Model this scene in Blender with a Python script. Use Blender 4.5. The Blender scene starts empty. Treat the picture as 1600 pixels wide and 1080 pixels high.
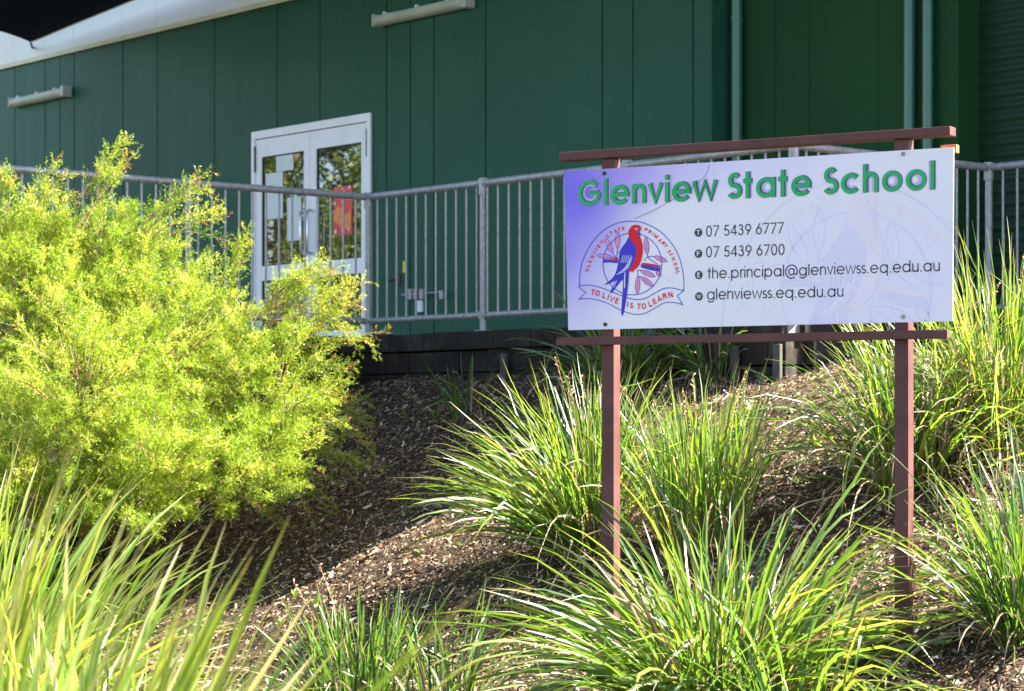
import bpy, math, random
import numpy as np
from mathutils import Vector, Matrix
from mathutils.geometry import tessellate_polygon
random.seed(7)
rng = np.random.default_rng(11)
R = math.radians
SC = bpy.context.scene
COL = SC.collection

# ------------------------------------------------------------------ camera
FPX, CX0, HOR, EYE = 3600.0, 800.0, 655.0, 1.5      # focal length, centre column, horizon row, eye height
cam_d = bpy.data.cameras.new('camera')
cam = bpy.data.objects.new('camera', cam_d)
COL.objects.link(cam)
cam.location = (0, 0, EYE)
cam.rotation_euler = (R(90), 0, 0)
cam_d.sensor_width = 36
cam_d.lens = FPX / 1600 * 36
cam_d.shift_y = (HOR - 540) / 1600
cam_d.clip_end = 2000
cam_d.dof.use_dof = True
cam_d.dof.focus_distance = 10.6
cam_d.dof.aperture_fstop = 5.6
SC.camera = cam
# ------------------------------------------------------------------ world, sun, exposure
SUN_EL, SUN_AZ = 44.0, 94.0        # azimuth measured from +Y towards +X
world = bpy.data.worlds.new('World')
SC.world = world
world.use_nodes = True
wn = world.node_tree
sky = wn.nodes.new('ShaderNodeTexSky')
sky.sky_type = 'NISHITA'
sky.sun_disc = False
sky.sun_elevation = R(SUN_EL)
sky.sun_rotation = R(SUN_AZ)
wn.nodes['Background'].inputs['Strength'].default_value = 0.06
wn.links.new(sky.outputs[0], wn.nodes['Background'].inputs['Color'])
sl = bpy.data.lights.new('sun', 'SUN')
sl.energy = 5.0
sl.angle = R(0.5)
sl.color = (1.0, 0.94, 0.84)
sun = bpy.data.objects.new('sun', sl)
COL.objects.link(sun)
sdir = Vector((math.cos(R(SUN_EL)) * math.sin(R(SUN_AZ)), math.cos(R(SUN_EL)) * math.cos(R(SUN_AZ)), math.sin(R(SUN_EL))))
sun.rotation_euler = sdir.to_track_quat('Z', 'Y').to_euler()
sun.location = sdir * 60
SC.view_settings.view_transform = 'Standard'
SC.view_settings.look = 'None'
SC.view_settings.exposure = 3.0
SC.view_settings.gamma = 1
SC.cycles.max_bounces = 8
SC.cycles.transparent_max_bounces = 8

# ------------------------------------------------------------------ geometry of the place
# the wall runs along S (to the right and nearer); N points from the camera into the wall
_v = math.hypot(0.8578, 1)
SX, SY = 0.8578 / _v, -1 / _v
NX, NY = 1 / _v, 0.8578 / _v
D_WALL, D_REC, D_ROLL, D_FEN = 12.595, 12.82, 13.07, 10.444
Z_PLAT, Z_BOT, Z_TOP = 2.115, 2.235, 3.1675
D_FEN2 = 12.349
S_ROT = math.atan2(SY, SX)

def sd(s, d, z=0.0):
    return Vector((s * SX + d * NX, s * SY + d * NY, z))
def to_s(x, y): return x * SX + y * SY
def to_d(x, y): return x * NX + y * NY
def hit_d(px, py, d):            # point of a wall-parallel plane seen at a photo position
    a, b = (px - CX0) / FPX, (HOR - py) / FPX
    Y = d / (NX * a + NY)
    return (SX * a + SY) * Y, EYE + b * Y
def hit_s(px, d): return hit_d(px, 0, d)[0]
def at(px, py, Y):
    return Vector(((px - CX0) / FPX * Y, Y, EYE + (HOR - py) / FPX * Y))
S_P1 = to_s(-1.081, 17.3)
S_P2 = to_s(0.12222 * 14.04, 14.04)

def bumps(x, y):
    return (0.016 * np.sin(3.1 * x + 1.7 * y) + 0.014 * np.sin(-2.3 * x + 4.1 * y + 1) + 0.008 * np.sin(7.7 * x + 5.1 * y + 2)
            + 0.006 * np.sin(-9.7 * x + 8.3 * y) + 0.004 * np.sin(19 * x + 23 * y) + 0.004 * np.sin(27 * x - 17 * y))
def gz(x, y):                    # height of the mulched bank
    x = np.asarray(x, float); y = np.asarray(y, float)
    d = x * NX + y * NY
    p = 1.855 - 0.52 * (10.444 - d)
    k = 0.12
    p = -k * np.log(np.exp(-p / k) + np.exp(-1.90 / k))     # levels out behind
    k = 0.15
    p = k * np.log1p(np.exp(np.clip(p / k, -40, 40)))       # and at the foot
    return p + bumps(x, y) * np.clip((y - 2) / 3, 0, 1) * np.clip((40 - y) / 10, 0, 1)
def ground_at(px, py):           # where the photo's line of sight meets the bank
    a, b = (px - CX0) / FPX, (HOR - py) / FPX
    Y = 2.0
    while Y < 40:
        if EYE + b * Y <= float(gz(a * Y, Y)): break
        Y += 0.01
    return Vector((a * Y, Y, float(gz(a * Y, Y))))

# ------------------------------------------------------------------ object helpers
def tag(o, label=None, cat=None, group=None, kind=None):
    if label: o['label'] = label
    if cat: o['category'] = cat
    if group: o['group'] = group
    if kind: o['kind'] = kind
    return o
def empty(name, loc, rz=0.0):
    o = bpy.data.objects.new(name, None)
    COL.objects.link(o)
    o.location = loc
    o.rotation_euler = (0, 0, rz)
    return o
def link_mesh(name, me, mat, parent=None):
    o = bpy.data.objects.new(name, me)
    COL.objects.link(o)
    if mat is not None: me.materials.append(mat)
    if parent is not None: o.parent = parent
    return o

class MB:
    """collects boxes, prisms, tubes and sheets; build() links them as one mesh"""
    def __init__(s): s.v, s.f, s.sm = [], [], []
    def add(s, vs, fs, smooth=False):
        b = len(s.v)
        s.v += [tuple(v) for v in vs]
        s.f += [tuple(b + i for i in f) for f in fs]
        s.sm += [smooth] * len(fs)
    def box(s, x0, x1, y0, y1, z0, z1, bev=0.0):
        if bev <= 0:
            s.add([(x, y, z) for z in (z0, z1) for y in (y0, y1) for x in (x0, x1)],
                  [(0, 2, 3, 1), (4, 5, 7, 6), (0, 1, 5, 4), (2, 6, 7, 3), (0, 4, 6, 2), (1, 3, 7, 5)])
            return
        import bmesh
        bm = bmesh.new()
        bmesh.ops.create_cube(bm, size=1)
        for v in bm.verts:
            v.co = Vector(((x0 + x1) / 2 + v.co.x * (x1 - x0), (y0 + y1) / 2 + v.co.y * (y1 - y0), (z0 + z1) / 2 + v.co.z * (z1 - z0)))
        bmesh.ops.bevel(bm, geom=bm.edges[:], offset=bev, segments=2, affect='EDGES', profile=0.6)
        bm.verts.index_update()
        s.add([v.co[:] for v in bm.verts], [[v.index for v in f.verts] for f in bm.faces], False)
        bm.free()
    def tube(s, pts, r, n=12, caps=True):
        pts = [Vector(p) for p in pts]
        rs = r if isinstance(r, (list, tuple)) else [r] * len(pts)
        vs, fs = [], []
        up = None
        for i, p in enumerate(pts):
            t = (pts[min(i + 1, len(pts) - 1)] - pts[max(i - 1, 0)])
            t = t.normalized() if t.length > 1e-9 else Vector((0, 0, 1))
            if up is None: up = t.orthogonal().normalized()
            a = (up - t * up.dot(t))
            a = a.normalized() if a.length > 1e-6 else t.orthogonal().normalized()
            up = a
            b = t.cross(a)
            for k in range(n):
                q = 2 * math.pi * k / n
                vs.append(p + (a * math.cos(q) + b * math.sin(q)) * rs[i])
        for i in range(len(pts) - 1):
            for k in range(n):
                fs.append((i * n + k, i * n + (k + 1) % n, (i + 1) * n + (k + 1) % n, (i + 1) * n + k))
        s.add(vs, fs, True)
        if caps:
            s.add(vs[:n], [tuple(range(n))[::-1]])
            s.add(vs[-n:], [tuple(range(n))])
    def build(s, name, mat, parent=None):
        me = bpy.data.meshes.new(name)
        me.from_pydata(s.v, [], s.f)
        if any(s.sm): me.polygons.foreach_set('use_smooth', s.sm)
        me.update()
        return link_mesh(name, me, mat, parent)

def quads_mesh(name, V, Q, mat, parent=None, attrs=None, smooth=False):
    V = np.ascontiguousarray(V, np.float32); Q = np.ascontiguousarray(Q, np.int32)
    me = bpy.data.meshes.new(name)
    k = Q.shape[1]
    me.vertices.add(len(V)); me.vertices.foreach_set('co', V.ravel())
    me.loops.add(Q.size); me.loops.foreach_set('vertex_index', Q.ravel())
    me.polygons.add(len(Q))
    me.polygons.foreach_set('loop_start', np.arange(0, Q.size, k, dtype=np.int32))
    me.polygons.foreach_set('loop_total', np.full(len(Q), k, np.int32))
    if smooth: me.polygons.foreach_set('use_smooth', np.ones(len(Q), bool))
    for nm, arr in (attrs or {}).items():
        me.attributes.new(nm, 'FLOAT', 'POINT').data.foreach_set('value', np.ascontiguousarray(arr, np.float32))
    me.update(calc_edges=True)
    return link_mesh(name, me, mat, parent)

# ------------------------------------------------------------------ materials
class NT:
    def __init__(s, name):
        s.m = bpy.data.materials.new(name); s.m.use_nodes = True
        s.t = s.m.node_tree; s.p = s.t.nodes['Principled BSDF']; s.out = s.t.nodes['Material Output']
    def n(s, typ, **kw):
        nd = s.t.nodes.new('ShaderNode' + typ)
        for k, v in kw.items():
            if k[0] == 'i': nd.inputs[int(k[1:])].default_value = v
            else: setattr(nd, k, v)
        return nd
    def l(s, a, b): s.t.links.new(a, b)
    def noise(s, scale, detail=4, rough=0.6, vec=None, coord='Object', stretch=None):
        tc = s.n('TexCoord')
        src = vec or tc.outputs[coord]
        if stretch:
            mp = s.n('Mapping'); mp.inputs['Scale'].default_value = stretch
            s.l(src, mp.inputs[0]); src = mp.outputs[0]
        nz = s.n('TexNoise')
        nz.inputs['Scale'].default_value = scale; nz.inputs['Detail'].default_value = detail; nz.inputs['Roughness'].default_value = rough
        s.l(src, nz.inputs['Vector'])
        return nz.outputs[0]
    def ramp(s, fac, stops):
        r = s.n('ValToRGB')
        els = r.color_ramp.elements
        while len(els) < len(stops): els.new(0.5)
        for e, (p, c) in zip(els, stops):
            e.position = p; e.color = (*c, 1)
        s.l(fac, r.inputs[0])
        return r.outputs[0]
    def mix(s, fac, a, b, blend='MIX'):
        mx = s.n('MixRGB', blend_type=blend)
        for sock, v in ((mx.inputs[0], fac), (mx.inputs[1], a), (mx.inputs[2], b)):
            if hasattr(v, 'is_linked'): s.l(v, sock)
            elif isinstance(v, (int, float)): sock.default_value = v
            else: sock.default_value = (*v, 1)
        return mx.outputs[0]
    def bump(s, h, strength, dist=0.01):
        b = s.n('Bump'); b.inputs['Strength'].default_value = strength; b.inputs['Distance'].default_value = dist
        s.l(h, b.inputs['Height']); s.l(b.outputs[0], s.p.inputs['Normal'])
    def col(s, v):
        if hasattr(v, 'is_linked'): s.l(v, s.p.inputs['Base Color'])
        else: s.p.inputs['Base Color'].default_value = (*v, 1)
    def setp(s, rough=None, metal=None, spec=None):
        if rough is not None: s.p.inputs['Roughness'].default_value = rough
        if metal is not None: s.p.inputs['Metallic'].default_value = metal
        if spec is not None: s.p.inputs['Specular IOR Level'].default_value = spec

def paint(name, c, rough=0.45, var=0.15, scale=3.0, metal=0.0, spec=0.5, dirt=None, bump=0.0):
    t = NT(name)
    f = t.noise(scale, 5)
    a = tuple(x * (1 - var) for x in c); b = tuple(min(1, x * (1 + var)) for x in c)
    cc = t.ramp(f, [(0.3, a), (0.7, b)])
    if dirt:
        g = t.noise(scale * 3.3, 8, 0.7)
        gf = t.ramp(g, [(dirt[1], (0, 0, 0)), (min(1, dirt[1] + 0.16), (1, 1, 1))])
        cc = t.mix(gf, cc, dirt[0])
    t.col(cc)
    t.setp(rough, metal, spec)
    rr = t.n('MapRange'); rr.inputs[3].default_value = max(0, rough - 0.08); rr.inputs[4].default_value = min(1, rough + 0.12)
    t.l(f, rr.inputs[0]); t.l(rr.outputs[0], t.p.inputs['Roughness'])
    if bump: t.bump(t.noise(60, 4), bump, 0.004)
    return t.m

def leaf_mat(name, stops, trans, trans_gain, rough=0.38, spec=0.5, tip=None, mixf=0.4):
    """leaf colour from the per-leaf 'tint'; light comes through the blade"""
    t = NT(name)
    at_ = t.n('Attribute', attribute_name='tint')
    c = t.ramp(at_.outputs['Fac'], stops)
    if tip:
        al = t.n('Attribute', attribute_name='along')
        tf = t.ramp(al.outputs['Fac'], [(0.9, (0, 0, 0)), (1.0, (0.8, 0.8, 0.8))])
        c = t.mix(tf, c, tip)
        bf = t.ramp(al.outputs['Fac'], [(0.0, (1, 1, 1)), (0.14, (0, 0, 0))])
        c = t.mix(bf, c, (0.30, 0.27, 0.12))
    t.col(c); t.setp(rough, 0, spec)
    tr = t.n('BsdfTranslucent')
    t.l(t.mix(1.0, c, tuple(trans_gain), 'MULTIPLY'), tr.inputs[0])
    mx = t.n('MixShader'); mx.inputs[0].default_value = mixf
    t.l(t.p.outputs[0], mx.inputs[1]); t.l(tr.outputs[0], mx.inputs[2]); t.l(mx.outputs[0], t.out.inputs[0])
    return t.m

M = {}
def wall_paint(name, c):
    t = NT(name)
    f = t.noise(0.7, 5)
    cc = t.ramp(f, [(0.3, tuple(x * .86 for x in c)), (0.7, tuple(x * 1.12 for x in c))])
    g = t.noise(1.3, 6, 0.65, stretch=(5.0, 5.0, 0.35))        # rain streaks and dust
    cc = t.mix(t.ramp(g, [(0.50, (0, 0, 0)), (0.72, (0.30, 0.30, 0.30))]), cc, tuple(x * 1.25 + .012 for x in c))
    h = t.noise(7, 8, 0.7)
    cc = t.mix(t.ramp(h, [(0.60, (0, 0, 0)), (0.75, (0.35, 0.35, 0.35))]), cc, tuple(x * .6 for x in c))
    t.col(cc); t.setp(0.46, 0, 0.13)
    rr = t.n('MapRange'); rr.inputs[3].default_value = 0.34; rr.inputs[4].default_value = 0.62
    t.l(g, rr.inputs[0]); t.l(rr.outputs[0], t.p.inputs['Roughness'])
    t.bump(t.noise(0.9, 3), 0.12, 0.05)
    return t.m
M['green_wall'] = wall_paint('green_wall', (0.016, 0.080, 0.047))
M['shaded_green'] = paint('shaded_green', (0.011, 0.048, 0.015), 0.6, 0.2, 0.9, spec=0.1, bump=0.05)  # eave shade over the recessed wall is put into this darker green
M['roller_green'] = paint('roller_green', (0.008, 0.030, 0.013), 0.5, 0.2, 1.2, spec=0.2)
M['pipe_green'] = paint('pipe_green', (0.03, 0.12, 0.075), 0.28, 0.1, 3)
M['joint'] = paint('joint', (0.012, 0.03, 0.022), 0.8)
M['cream_wall'] = paint('cream_wall', (0.64, 0.645, 0.585), 0.5, 0.08, 0.6, spec=0.25)
M['trim'] = paint('trim', (0.5, 0.47, 0.27), 0.5)
M['roof'] = paint('roof', (0.4, 0.42, 0.4), 0.5)
M['alu'] = paint('white_aluminium', (0.82, 0.80, 0.82), 0.35, 0.05, 4)
M['gal'] = paint('galvanised_steel', (0.28, 0.27, 0.275), 0.42, 0.3, 25, metal=0.3, dirt=((0.14, 0.13, 0.125), 0.6), bump=0.08)
M['steel'] = paint('stainless', (0.6, 0.6, 0.62), 0.25, 0.05, 5, metal=0.9)
M['old_steel'] = paint('weathered_steel', (0.06, 0.053, 0.045), 0.7, 0.3, 12)
M['brown'] = paint('brown_paint', (0.092, 0.034, 0.030), 0.55, 0.25, 6, spec=0.3, dirt=((0.20, 0.08, 0.045), 0.66), bump=0.04)
M['rust'] = paint('rusty_bracket', (0.45, 0.11, 0.03), 0.6, 0.3, 20)
M['paper'] = paint('paper', (0.66, 0.70, 0.70), 0.6, 0.05, 6)
M['black'] = paint('black_metal', (0.012, 0.012, 0.014), 0.4)
M['rubber'] = paint('seal', (0.02, 0.02, 0.022), 0.6)
M['yellow'] = paint('yellow_sticker', (0.75, 0.52, 0.02), 0.5)
M['batten'] = paint('batten_diffuser', (0.40, 0.42, 0.31), 0.5, 0.15, 5, dirt=((0.22, 0.23, 0.13), 0.55))
M['batten_base'] = paint('batten_base', (0.36, 0.39, 0.34), 0.5, 0.15, 5)
M['sail'] = paint('sail_cloth', (0.006, 0.009, 0.016), 0.85, 0.3, 8, spec=0.1)
M['concrete'] = paint('concrete', (0.26, 0.25, 0.23), 0.85, 0.2, 3, dirt=((0.12, 0.11, 0.1), 0.58), bump=0.2)
M['bark'] = paint('bark', (0.16, 0.105, 0.065), 0.85, 0.35, 18)
M['twig'] = paint('twig', (0.30, 0.17, 0.09), 0.7, 0.35, 18)
M['red_poster'] = paint('red_poster', (0.72, 0.035, 0.03), 0.4, 0.2, 8)
M['orange_print'] = paint('orange_print', (0.85, 0.2, 0.04), 0.4, 0.25, 8)

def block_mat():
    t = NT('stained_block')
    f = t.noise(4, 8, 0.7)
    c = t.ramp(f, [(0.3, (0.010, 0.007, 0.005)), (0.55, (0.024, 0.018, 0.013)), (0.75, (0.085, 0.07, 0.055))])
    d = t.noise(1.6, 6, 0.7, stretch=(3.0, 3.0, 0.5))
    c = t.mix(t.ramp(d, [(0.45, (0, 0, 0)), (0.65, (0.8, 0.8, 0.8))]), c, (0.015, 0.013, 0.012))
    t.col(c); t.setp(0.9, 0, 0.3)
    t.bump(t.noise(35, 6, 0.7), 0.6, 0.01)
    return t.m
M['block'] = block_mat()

def ground_mat():
    t = NT('mulch_soil')
    f = t.noise(26, 10, 0.75)
    c = t.ramp(f, [(0.30, (0.016, 0.010, 0.006)), (0.5, (0.055, 0.034, 0.020)), (0.62, (0.13, 0.085, 0.05)), (0.8, (0.28, 0.20, 0.125))])
    g = t.noise(1.3, 5)
    c = t.mix(t.ramp(g, [(0.42, (0, 0, 0)), (0.7, (0.55, 0.55, 0.55))]), c, (0.055, 0.042, 0.030))
    t.col(c); t.setp(0.95, 0, 0.2)
    t.bump(t.noise(55, 8, 0.75), 1.0, 0.02)
    return t.m
M['ground'] = ground_mat()
def chip_mat():
    t = NT('wood_chips')
    a = t.n('Attribute', attribute_name='tint')
    c = t.ramp(a.outputs['Fac'], [(0.0, (0.018, 0.010, 0.006)), (0.35, (0.060, 0.031, 0.016)), (0.6, (0.15, 0.082, 0.042)), (0.8, (0.31, 0.205, 0.115)), (0.92, (0.46, 0.36, 0.225)), (1.0, (0.66, 0.58, 0.43))])
    c = t.mix(0.35, c, t.ramp(t.noise(150, 3), [(0.3, (0.25, 0.25, 0.25)), (0.7, (1, 1, 1))]), 'MULTIPLY')
    t.col(c); t.setp(0.75, 0, 0.35)
    return t.m
M['chips'] = chip_mat()
def glass_mat():
    t = NT('tinted_glass')
    t.col((0.022, 0.020, 0.012)); t.setp(0.015, 0, 1.0)
    t.p.inputs['IOR'].default_value = 1.9
    w = t.noise(1.1, 2)
    t.bump(w, 0.05, 0.02)
    return t.m
M['glass'] = glass_mat()

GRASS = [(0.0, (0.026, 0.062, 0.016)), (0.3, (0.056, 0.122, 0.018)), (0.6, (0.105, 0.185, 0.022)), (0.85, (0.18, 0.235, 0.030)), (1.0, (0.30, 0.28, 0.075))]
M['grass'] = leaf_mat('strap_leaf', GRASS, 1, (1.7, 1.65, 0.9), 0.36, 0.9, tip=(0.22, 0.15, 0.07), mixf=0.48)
M['dry'] = leaf_mat('dry_leaf', [(0.0, (0.11, 0.065, 0.03)), (0.4, (0.25, 0.18, 0.10)), (1.0, (0.42, 0.36, 0.26))], 1, (1.1, 1.0, 0.8), 0.45, 0.4, mixf=0.3)
M['bush'] = leaf_mat('golden_leaf', [(0.0, (0.05, 0.12, 0.010)), (0.35, (0.155, 0.245, 0.016)), (0.7, (0.265, 0.335, 0.036)), (0.93, (0.40, 0.42, 0.085)), (1.0, (0.22, 0.075, 0.03))],
                     1, (1.6, 1.55, 0.9), 0.40, 0.4, mixf=0.52)
M['tree_leaf'] = leaf_mat('tree_leaf', [(0.0, (0.02, 0.05, 0.012)), (0.5, (0.07, 0.12, 0.02)), (1.0, (0.20, 0.21, 0.04))], 1, (1.4, 1.4, 0.8), 0.45, 0.4, mixf=0.35)
M['rust_leaf'] = leaf_mat('rust_leaf', [(0.0, (0.10, 0.03, 0.015)), (1.0, (0.34, 0.10, 0.04))], 1, (1.3, 1.1, 0.8), 0.45, 0.4, mixf=0.35)
# ------------------------------------------------------------------ ground
def axis(a0, a1, step, far):
    core = np.arange(a0, a1 + 1e-6, step)
    out, w, x = [], step * 3, 0.0
    while x < far:
        x += w; w *= 1.5; out.append(x)
    out = np.array(out)
    return np.concatenate([a0 - out[::-1], core, a1 + out])
gx = axis(-5.5, 6.0, 0.05, 600); gy = axis(3.0, 17.5, 0.05, 600)
XX, YY = np.meshgrid(gx, gy)
ZZ = gz(XX, YY)
nx_, ny_ = len(gx), len(gy)
idx = np.arange(nx_ * ny_).reshape(ny_, nx_)
Q = np.stack([idx[:-1, :-1], idx[:-1, 1:], idx[1:, 1:], idx[1:, :-1]], -1).reshape(-1, 4)
g = quads_mesh('ground', np.stack([XX, YY, ZZ], -1).reshape(-1, 3), Q, M['ground'], smooth=True)
tag(g, kind='structure')

def scatter_chips():
    N = 185000
    x = rng.uniform(-4.2, 4.6, N * 4); y = rng.uniform(8.5, 17.4, N * 4)
    d = x * NX + y * NY; s = x * SX + y * SY
    keep = (d < 10.42) | ((s > S_P2 + 0.03) & (d < 12.3))
    keep &= ~((s < S_P1 + 0.05))
    keep &= (np.abs(x) < 0.245 * y) & (d > 4.2)
    pat = 0.5 + 0.5 * np.sin(2.9 * x + 1.3 * np.sin(2.2 * y)) * np.sin(3.4 * y + 1.7 * np.sin(1.9 * x))
    keep &= rng.random(len(x)) < 0.6 + 0.4 * pat
    x, y = x[keep][:N], y[keep][:N]
    n = len(x)
    L = rng.gamma(1.6, 0.0075, n) + 0.005; W = rng.uniform(0.18, 0.6, n) * np.minimum(L, 0.035) + 0.002
    yaw = rng.uniform(0, 2 * np.pi, n)
    long = rng.random(n) < 0.03
    L[long] *= rng.uniform(2, 5, long.sum()); W[long] *= 0.35
    # slope frame plus a random tilt
    gxn, gyn = 0.52 * NX, 0.52 * NY
    ex = np.stack([np.cos(yaw), np.sin(yaw), np.cos(yaw) * gxn + np.sin(yaw) * gyn + rng.normal(0, 0.28, n)], -1)
    ey = np.stack([-np.sin(yaw), np.cos(yaw), -np.sin(yaw) * gxn + np.cos(yaw) * gyn + rng.normal(0, 0.45, n)], -1)
    ex /= np.linalg.norm(ex, axis=1)[:, None]; ey /= np.linalg.norm(ey, axis=1)[:, None]
    c = np.stack([x, y, gz(x, y) + rng.uniform(0.001, 0.020, n)], -1)
    t1 = rng.uniform(0.5, 1, n)[:, None]; t2 = rng.uniform(0.4, 1, n)[:, None]
    a = ex * (L / 2)[:, None]; b = ey * (W / 2)[:, None]
    up = np.array([0, 0, 1.0]) * (L * rng.uniform(-0.12, 0.12, n))[:, None]
    V = np.stack([c - a - b * t1 + up, c + a - b * t2, c + a + b * t1 + up, c - a + b * t2], 1).reshape(-1, 3)
    tint = np.clip(rng.beta(1.2, 1.15, n) , 0, 1)
    tint[long] = rng.uniform(0.6, 1, long.sum())
    o = quads_mesh('mulch', V, np.arange(4 * n).reshape(-1, 4), M['chips'], attrs={'tint': np.repeat(tint, 4)})
    tag(o, kind='stuff')
scatter_chips()
def litter(n, name):
    x = rng.uniform(-3.6, 4.2, n * 3); y = rng.uniform(9.5, 17, n * 3)
    d = x * NX + y * NY; s = x * SX + y * SY
    k = (d < 10.3) & (d > 5) & (s > S_P1 + .2); x, y = x[k][:n], y[k][:n]; n = len(x)
    yaw = rng.uniform(0, 6.283, n); L = rng.uniform(.035, .095, n); W = L * rng.uniform(.12, .34, n)
    V = []
    c = np.stack([x, y, gz(x, y) + rng.uniform(.012, .03, n)], -1)
    ex = np.stack([np.cos(yaw), np.sin(yaw), (np.cos(yaw) * NX + np.sin(yaw) * NY) * .52 + rng.normal(0, .3, n)], -1)
    ey = np.stack([-np.sin(yaw), np.cos(yaw), (-np.sin(yaw) * NX + np.cos(yaw) * NY) * .52 + rng.normal(0, .4, n)], -1)
    for t, w, h in ((-.5, .05, .0), (-.2, .8, -.05), (.15, .9, -.07), (.5, .05, .02)):
        for sg in (-1, 1): V.append(c + ex * (L * t)[:, None] + ey * (W * w * sg / 2)[:, None] + np.array([0, 0, 1.]) * (L * h)[:, None])
    V = np.stack(V, 1).reshape(-1, 3); b0 = np.arange(n)[:, None] * 8
    Q = np.concatenate([b0 + np.array([[2 * i, 2 * i + 2, 2 * i + 3, 2 * i + 1]]) for i in range(3)])
    tag(quads_mesh(name, V, Q, M['chips'], attrs={'tint': np.repeat(rng.uniform(.45, 1, n), 8)}), kind='stuff')
litter(1300, 'leaf_litter')
def weeds(n):
    x = rng.uniform(-3.2, 3.8, n * 4); y = rng.uniform(10, 16.5, n * 4); d = x * NX + y * NY; s = x * SX + y * SY
    k = (d < 10.2) & (d > 5.5) & (s > S_P1 + .3); x, y = x[k][:n], y[k][:n]; V = []
    for xi, yi in zip(x, y):
        for j in range(rng.integers(4, 10)):
            an, L = rng.uniform(0, 6.28), rng.uniform(.012, .04); e = np.array([math.cos(an), math.sin(an), rng.uniform(.3, 1.6)]) * L; w = np.array([-math.sin(an), math.cos(an), 0]) * L * .28
            c = np.array([xi + rng.normal(0, .012), yi + rng.normal(0, .012), float(gz(xi, yi)) + .01]); V += [c, c + e * .5 + w, c + e, c + e * .5 - w]
    V = np.array(V)
    tag(quads_mesh('weed_seedlings', V, np.arange(len(V)).reshape(-1, 4), M['grass'], attrs={'tint': rng.uniform(.3, .9, len(V)), 'along': np.full(len(V), .5)}), kind='stuff')
weeds(260)

# ------------------------------------------------------------------ platform and its low block wall
pl = MB()
s_far, s_right = -28.0, -7.0
def slab(m, s0, s1, d0, d1, z0, z1):
    P = [sd(s, d, z) for z in (z0, z1) for d in (d0, d1) for s in (s0, s1)]
    m.add(P, [(0, 2, 3, 1), (4, 5, 7, 6), (0, 1, 5, 4), (2, 6, 7, 3), (0, 4, 6, 2), (1, 3, 7, 5)])
slab(pl, S_P1, S_P2, D_FEN - 0.05, D_WALL, Z_PLAT - 0.12, Z_PLAT)
slab(pl, s_far, S_P1 - 0.001, 6.0, D_WALL, Z_PLAT - 0.12, Z_PLAT)
slab(pl, S_P2 + 0.001, s_right, D_FEN2 - 0.05, D_ROLL, Z_PLAT - 0.12, Z_PLAT)
tag(pl.build('platform', M['concrete']), kind='structure')

rw = empty('block_wall', sd((S_P1 + S_P2) / 2, D_FEN, 1.7), S_ROT)
tag(rw, 'low dark stained block retaining wall under the railing, behind the mulch bank', 'retaining wall')
O = sd((S_P1 + S_P2) / 2, D_FEN, 1.7); Os, Od = (S_P1 + S_P2) / 2, D_FEN
b = MB(); cap = MB()
def course(m, s0, s1, z0, z1, d0, d1, step, along='s'):
    q = s0; k = 0
    while q < s1 - 0.02:
        e = min(q + step * random.uniform(0.95, 1.05), s1)
        j = random.uniform(-0.007, 0.007)
        h = random.uniform(-0.008, 0.002)
        if along == 's': m.box(q - Os + 0.004, e - Os - 0.004, d0 + j - Od, d1 - Od, z0 - 1.7, z1 - 1.7 + h, 0.008)
        else: m.box(d0 + j - Os, d1 - Os, q - Od + 0.004, e - Od - 0.004, z0 - 1.7, z1 - 1.7 + h, 0.008)
        q = e; k += 1
for i in range(4):
    z1 = Z_PLAT - 0.127 - i * 0.16
    course(b, S_P1 - (0.1 if i % 2 else 0), S_P2, z1 - 0.155, z1, D_FEN - 0.07, D_FEN + 0.12, 0.30)
    course(b, S_P2 + 0.08, s_right, z1 - 0.155, z1, D_FEN2 - 0.07, D_FEN2 + 0.12, 0.30)
    course(b, D_FEN + 0.1, D_FEN2 - 0.1, z1 - 0.155, z1, S_P2 - 0.1, S_P2 + 0.07, 0.30, 'd')
for i in range(12):
    z1 = Z_PLAT - 0.127 - i * 0.16
    course(b, 6.0, D_FEN - 0.1, z1 - 0.155, z1, S_P1 - 0.12, S_P1 + 0.02, 0.30, 'd')
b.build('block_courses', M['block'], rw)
course(cap, S_P1, S_P2, Z_PLAT - 0.122, Z_PLAT + 0.006, D_FEN - 0.095, D_FEN - 0.054, 0.40)
course(cap, S_P2 + 0.06, s_right, Z_PLAT - 0.122, Z_PLAT + 0.006, D_FEN2 - 0.095, D_FEN2 - 0.054, 0.40)
course(cap, 6.0, D_FEN - 0.1, Z_PLAT - 0.122, Z_PLAT + 0.006, S_P1 + 0.003, S_P1 + 0.045, 0.40, 'd')
course(cap, D_FEN + 0.05, D_FEN2 - 0.1, Z_PLAT - 0.122, Z_PLAT + 0.006, S_P2 + 0.003, S_P2 + 0.045, 0.40, 'd')
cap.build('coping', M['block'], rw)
for px in (790, 1150, 1217):
    m = MB(); s = hit_s(px, D_FEN - 0.1) - Os
    m.box(s - 0.03, s + 0.03, -0.125, -0.100, -0.5, Z_PLAT - 1.7 - 0.16, 0.004)
    m.build('steel_post', M['old_steel'], rw)

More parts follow.
